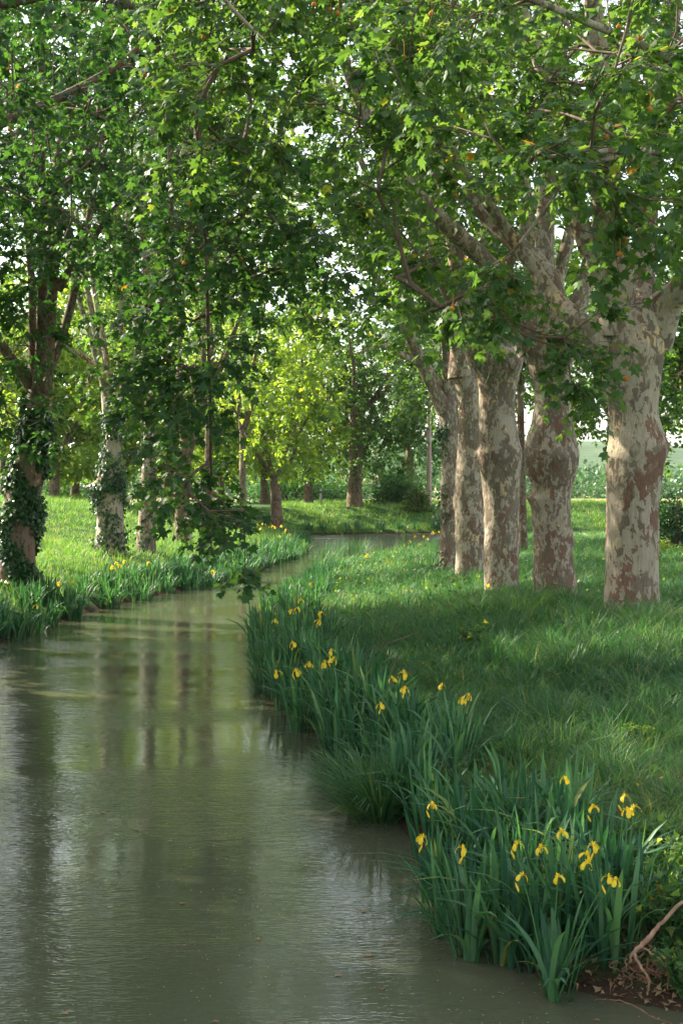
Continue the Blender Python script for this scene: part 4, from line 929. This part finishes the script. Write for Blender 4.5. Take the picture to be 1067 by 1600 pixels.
leafy_weed('leafy weed hanging over the bank edge at the bottom right', 1.98, 8.2, .28, 36, 'leaf', .055)
leafy_weed('small-leaved weed on the bank right of the near iris bed', 2.16, 9.9, .36, 34, 'leaf', .06)
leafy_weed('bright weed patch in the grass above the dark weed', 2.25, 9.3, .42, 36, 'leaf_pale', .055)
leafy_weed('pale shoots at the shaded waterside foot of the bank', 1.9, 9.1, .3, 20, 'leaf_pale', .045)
leafy_weed('light-leaved herb in the middle of the grassy slope', 1.9, 20.5, .4, 34, 'leaf', .07)
leafy_weed('low herb patch below the second tree trunk on the slope', 1.1, 19.0, .3, 30, 'leaf', .06)
# spurge with lime bracts
x0, y0 = P(993, 1155, 13.3)[:2]; z0 = gz(x0, y0); root = empty('spurge_plant', (x0, y0, z0)); tag(root, 'spurge plant with flat lime-yellow flower heads on the grassy slope', 'plant')
g = Geo(); gl = Geo(); gf = Geo()
for q in range(12):
    an = R.rand()*2*PI; r = .17*math.sqrt(R.rand()); e = np.array([math.cos(an)*r, math.sin(an)*r*.8, .24+.07*R.rand()])
    V, Fs = tube(spline(np.array([[0, 0, 0], e*.5, e]), 4), np.linspace(.004, .002, 9), 4); g.add(V, Fs, 0, True)
    k = 12; leaves(gl, e*R.uniform(.2, .9, (k, 1)), R.randn(k, 3), np.array([0, 0, 1.])+R.randn(k, 3)*.4, np.full(k, .04), 'far')
    k = 16; leaves(gf, e+R.randn(k, 3)*np.array([.022, .022, .008]), R.randn(k, 3)*np.array([1, 1, .2]), np.array([0, 0, 1.])+R.randn(k, 3)*.25, R.uniform(.012, .024, k), 'far')
g.build('stem', M['stalk'], root); gl.build('foliage', M['leaf'], root); gf.build('flower_head', M['spurge'], root)
leafy_weed('sprig of lime-flowered spurge standing alone behind the larger one', *P(915, 1125, 14.5)[:2], .28, 8, 'spurge', .02, 'spurge_plant')

# bare branch and exposed roots at the bottom right corner
def branch_obj(name, label, cat, polys, mat, sides=8):
    p0 = np.array(polys[0][0][:3]); root = empty(name, p0); tag(root, label, cat)
    for k, pl in enumerate(polys):
        q = spline(np.array(pl, float), 6); q[:, :3] += R.randn(len(q), 3)*.003
        g = Geo(); V, Fs = tube(q[:, :3], q[:, 3], sides, bump=.07, seed=k); g.add(V, Fs, 0, True)
        g.build('branch' if k else 'stem', M[mat], root, p0)
def px_line(pts): return [list(P(x, y, d))+[r] for x, y, d, r in pts]
branch_obj('fallen_branch', 'bare reddish branch leaning on the bank at the bottom right corner', 'branch',
    [px_line([(1100, 1385, 8.5, .010), (1067, 1408, 8.4, .011), (1030, 1445, 8.35, .013), (1005, 1475, 8.3, .015), (988, 1490, 8.3, .011), (984, 1505, 8.3, .008)]),
     px_line([(990, 1488, 8.3, .010), (1000, 1510, 8.25, .009), (1012, 1530, 8.2, .008), (1010, 1555, 8.2, .005)]),
     px_line([(1000, 1478, 8.32, .007), (1030, 1500, 8.25, .006), (1060, 1528, 8.2, .005), (1085, 1545, 8.15, .004)])], 'deadwood')
rt = []
for q in range(34):
    x = R.uniform(965, 1050); y = R.uniform(1485, 1535); D = 8.42
    pts = [(x, y, D, R.uniform(.004, .010))]
    for s in range(3): x += R.uniform(-22, 26); y += R.uniform(2, 18); D -= R.uniform(.02, .08); pts.append((x, min(y, 1562), D, pts[-1][3]*.7))
    rt.append(px_line(pts))
branch_obj('exposed_root', 'tangle of exposed brown roots at the waterline right of the near irises', 'roots', rt, 'root', 6)
branch_obj('driftwood_twig', 'thin broken twig floating below the exposed roots', 'twig', [px_line([(950, 1562, 8.28, .004), (985, 1570, 8.2, .005), (1020, 1590, 8.0, .004), (1050, 1600, 7.9, .003)])], 'root', 6)
branch_obj('driftwood_stick', 'reddish stick lying flat on the water at the dark iris bank', 'twig', [[(-1.05, 19.6, .02, .012), (-.8, 19.55, .03, .014), (-.55, 19.6, .05, .012)]], 'root', 6)
branch_obj('dry_twig', 'dead bare twig arched in the grass at mid slope', 'twig', [px_line([(590, 1012, 20.5, .008), (622, 1000, 20.5, .010), (648, 991, 20.6, .008), (662, 994, 20.6, .005)])], 'twig', 6)

n = 900; x = R.normal(1.85, .28, n); y = R.normal(8.55, .4, n); d = rdist(x, y); k = (d > -.05) & (d < .7); x, y = x[k], y[k]; n = len(x)
g = Geo(); leaves(g, np.stack([x, y, np.maximum(height(x, y), 0)+R.uniform(.005, .03, n)], -1), R.randn(n, 3)*np.array([1, 1, .4]), np.array([0, 0, 1.])+R.randn(n, 3)*.5, R.uniform(.015, .06, n), 'mid')
tag(g.build('leaf_litter', M['straw']), 'dead brown leaves and bark crumbs on the bare earth around the roots', 'litter', kind='stuff')
n = 70; y = 7.8*(26/7.8)**R.rand(n); x = R.uniform(-1, 1, n)*(.245*y+.3); k = rdist(x, y) < -.1; x, y = x[k], y[k]; n = len(x)
g = Geo(); leaves(g, np.stack([x, y, np.full(n, .006)], -1), np.stack([R.randn(n), R.randn(n), np.zeros(n)], -1), np.tile([0, 0, 1.], (n, 1)), R.uniform(.03, .07, n), 'mid', cup=.1)
tag(g.build('floating_leaves', M['straw']), 'few dead leaves floating on the near water', 'leaves', kind='stuff')
R.seed(5)
n = 26000; y = 8.5*(60/8.5)**R.rand(n); x = -1.5+R.rand(n)*(.25*y+3); d = rdist(x, y)
k = (d > .8) & rightside(x, y) & (vnoise(x, y, .8, 2)+.35*vnoise(x, y, .25, 7)+.25*R.randn(n) > .42); x, y = x[k], y[k]; n = len(x)
g = Geo(); p = np.stack([x, y, height(x, y)+R.uniform(.05, .27, n)], -1)
leaves(g, p, R.randn(n, 3)+[0, 0, .2], np.array([0, 0, 1.])+R.randn(n, 3)*.45, R.uniform(.025, .06, n)*np.clip(y/16, .8, 2), 'far')
tag(g.build('ground_weeds', M['leaf']), 'patches of small broad-leaved weeds growing through the right bank grass', 'weeds', kind='stuff'); print('weeds', n)
# specks drifting on the near water
n = 1500; y = 7.6*(22/7.6)**R.rand(n); x = R.uniform(-1, 1, n)*(.245*y+.3); k = rdist(x, y) < -.02; x, y = x[k], y[k]; n = len(x)
g = Geo(); leaves(g, np.stack([x, y, np.full(n, .004)], -1), np.stack([R.randn(n), R.randn(n), np.zeros(n)], -1), np.tile([0, 0, 1.], (n, 1)), R.uniform(.005, .016, n), 'far', cup=.2)
tag(g.build('floating_debris', M['bits']), 'scattered seed fluff and specks drifting on the near water', 'debris', kind='stuff')

# the air
m, nt_, ns_, lk_ = newmat('air'); vo = ns_.new('ShaderNodeVolumePrincipled'); vo.inputs['Density'].default_value = .00008; vo.inputs['Color'].default_value = (.92, .93, .97, 1); vo.inputs['Anisotropy'].default_value = .2
ou = ns_.new('ShaderNodeOutputMaterial'); lk_.new(vo.outputs['Volume'], ou.inputs['Volume'])
g = Geo(); box(g, (0, 680, 17), (1900, 1700, 44)); h_ = g.build('haze', m); tag(h_, 'thin pale haze in the air over the canal', 'haze', kind='stuff')

# ------------------------------------------------------------------ light, sky, camera
SUN_AZ, SUN_EL = math.radians(-57), math.radians(33)     # azimuth from +Y, negative = left
w = bpy.data.worlds.new('World'); scene.world = w; w.use_nodes = True
nt = w.node_tree; nt.nodes.clear()
sk = nt.nodes.new('ShaderNodeTexSky'); sk.sky_type = 'NISHITA'; sk.sun_disc = False; sk.sun_elevation = SUN_EL; sk.sun_rotation = SUN_AZ
sk.dust_density = 1.5; sk.air_density = 1.2; sk.ozone_density = 1
bg = nt.nodes.new('ShaderNodeBackground'); bg.inputs['Strength'].default_value = .125
ow = nt.nodes.new('ShaderNodeOutputWorld'); hs = nt.nodes.new('ShaderNodeHueSaturation'); hs.inputs['Saturation'].default_value = .42; nt.links.new(sk.outputs['Color'], hs.inputs['Color']); nt.links.new(hs.outputs['Color'], bg.inputs['Color']); nt.links.new(bg.outputs['Background'], ow.inputs['Surface'])
sun = bpy.data.lights.new('sun', 'SUN'); sun.energy = 5; sun.angle = math.radians(.6); sun.color = (1, .90, .72)
so = bpy.data.objects.new('sun', sun); COL.objects.link(so)
sd = Vector((math.sin(SUN_AZ)*math.cos(SUN_EL), math.cos(SUN_AZ)*math.cos(SUN_EL), math.sin(SUN_EL)))
so.rotation_euler = sd.to_track_quat('Z', 'Y').to_euler(); so.location = (-20, 20, 40)
cam = bpy.data.cameras.new('camera'); co = bpy.data.objects.new('camera', cam); COL.objects.link(co)
co.location = (0, 0, CH); co.rotation_euler = (PI/2, 0, 0)
cam.sensor_fit = 'VERTICAL'; cam.sensor_height = 36; cam.lens = F_PX/1600*36; cam.shift_y = (HZ-800)/1600; cam.clip_end = 3000; cam.clip_start = .1
scene.camera = co
scene.view_settings.view_transform = 'Standard'; scene.view_settings.look = 'None'; scene.view_settings.exposure = 1.72
cy = scene.cycles
cy.use_denoising = True; cy.max_bounces = 8; cy.diffuse_bounces = 4; cy.glossy_bounces = 3; cy.transmission_bounces = 5; cy.transparent_max_bounces = 8
cy.caustics_reflective = False; cy.caustics_refractive = False; cy.sample_clamp_indirect = 6
cy.use_adaptive_sampling = True; cy.adaptive_threshold = .015
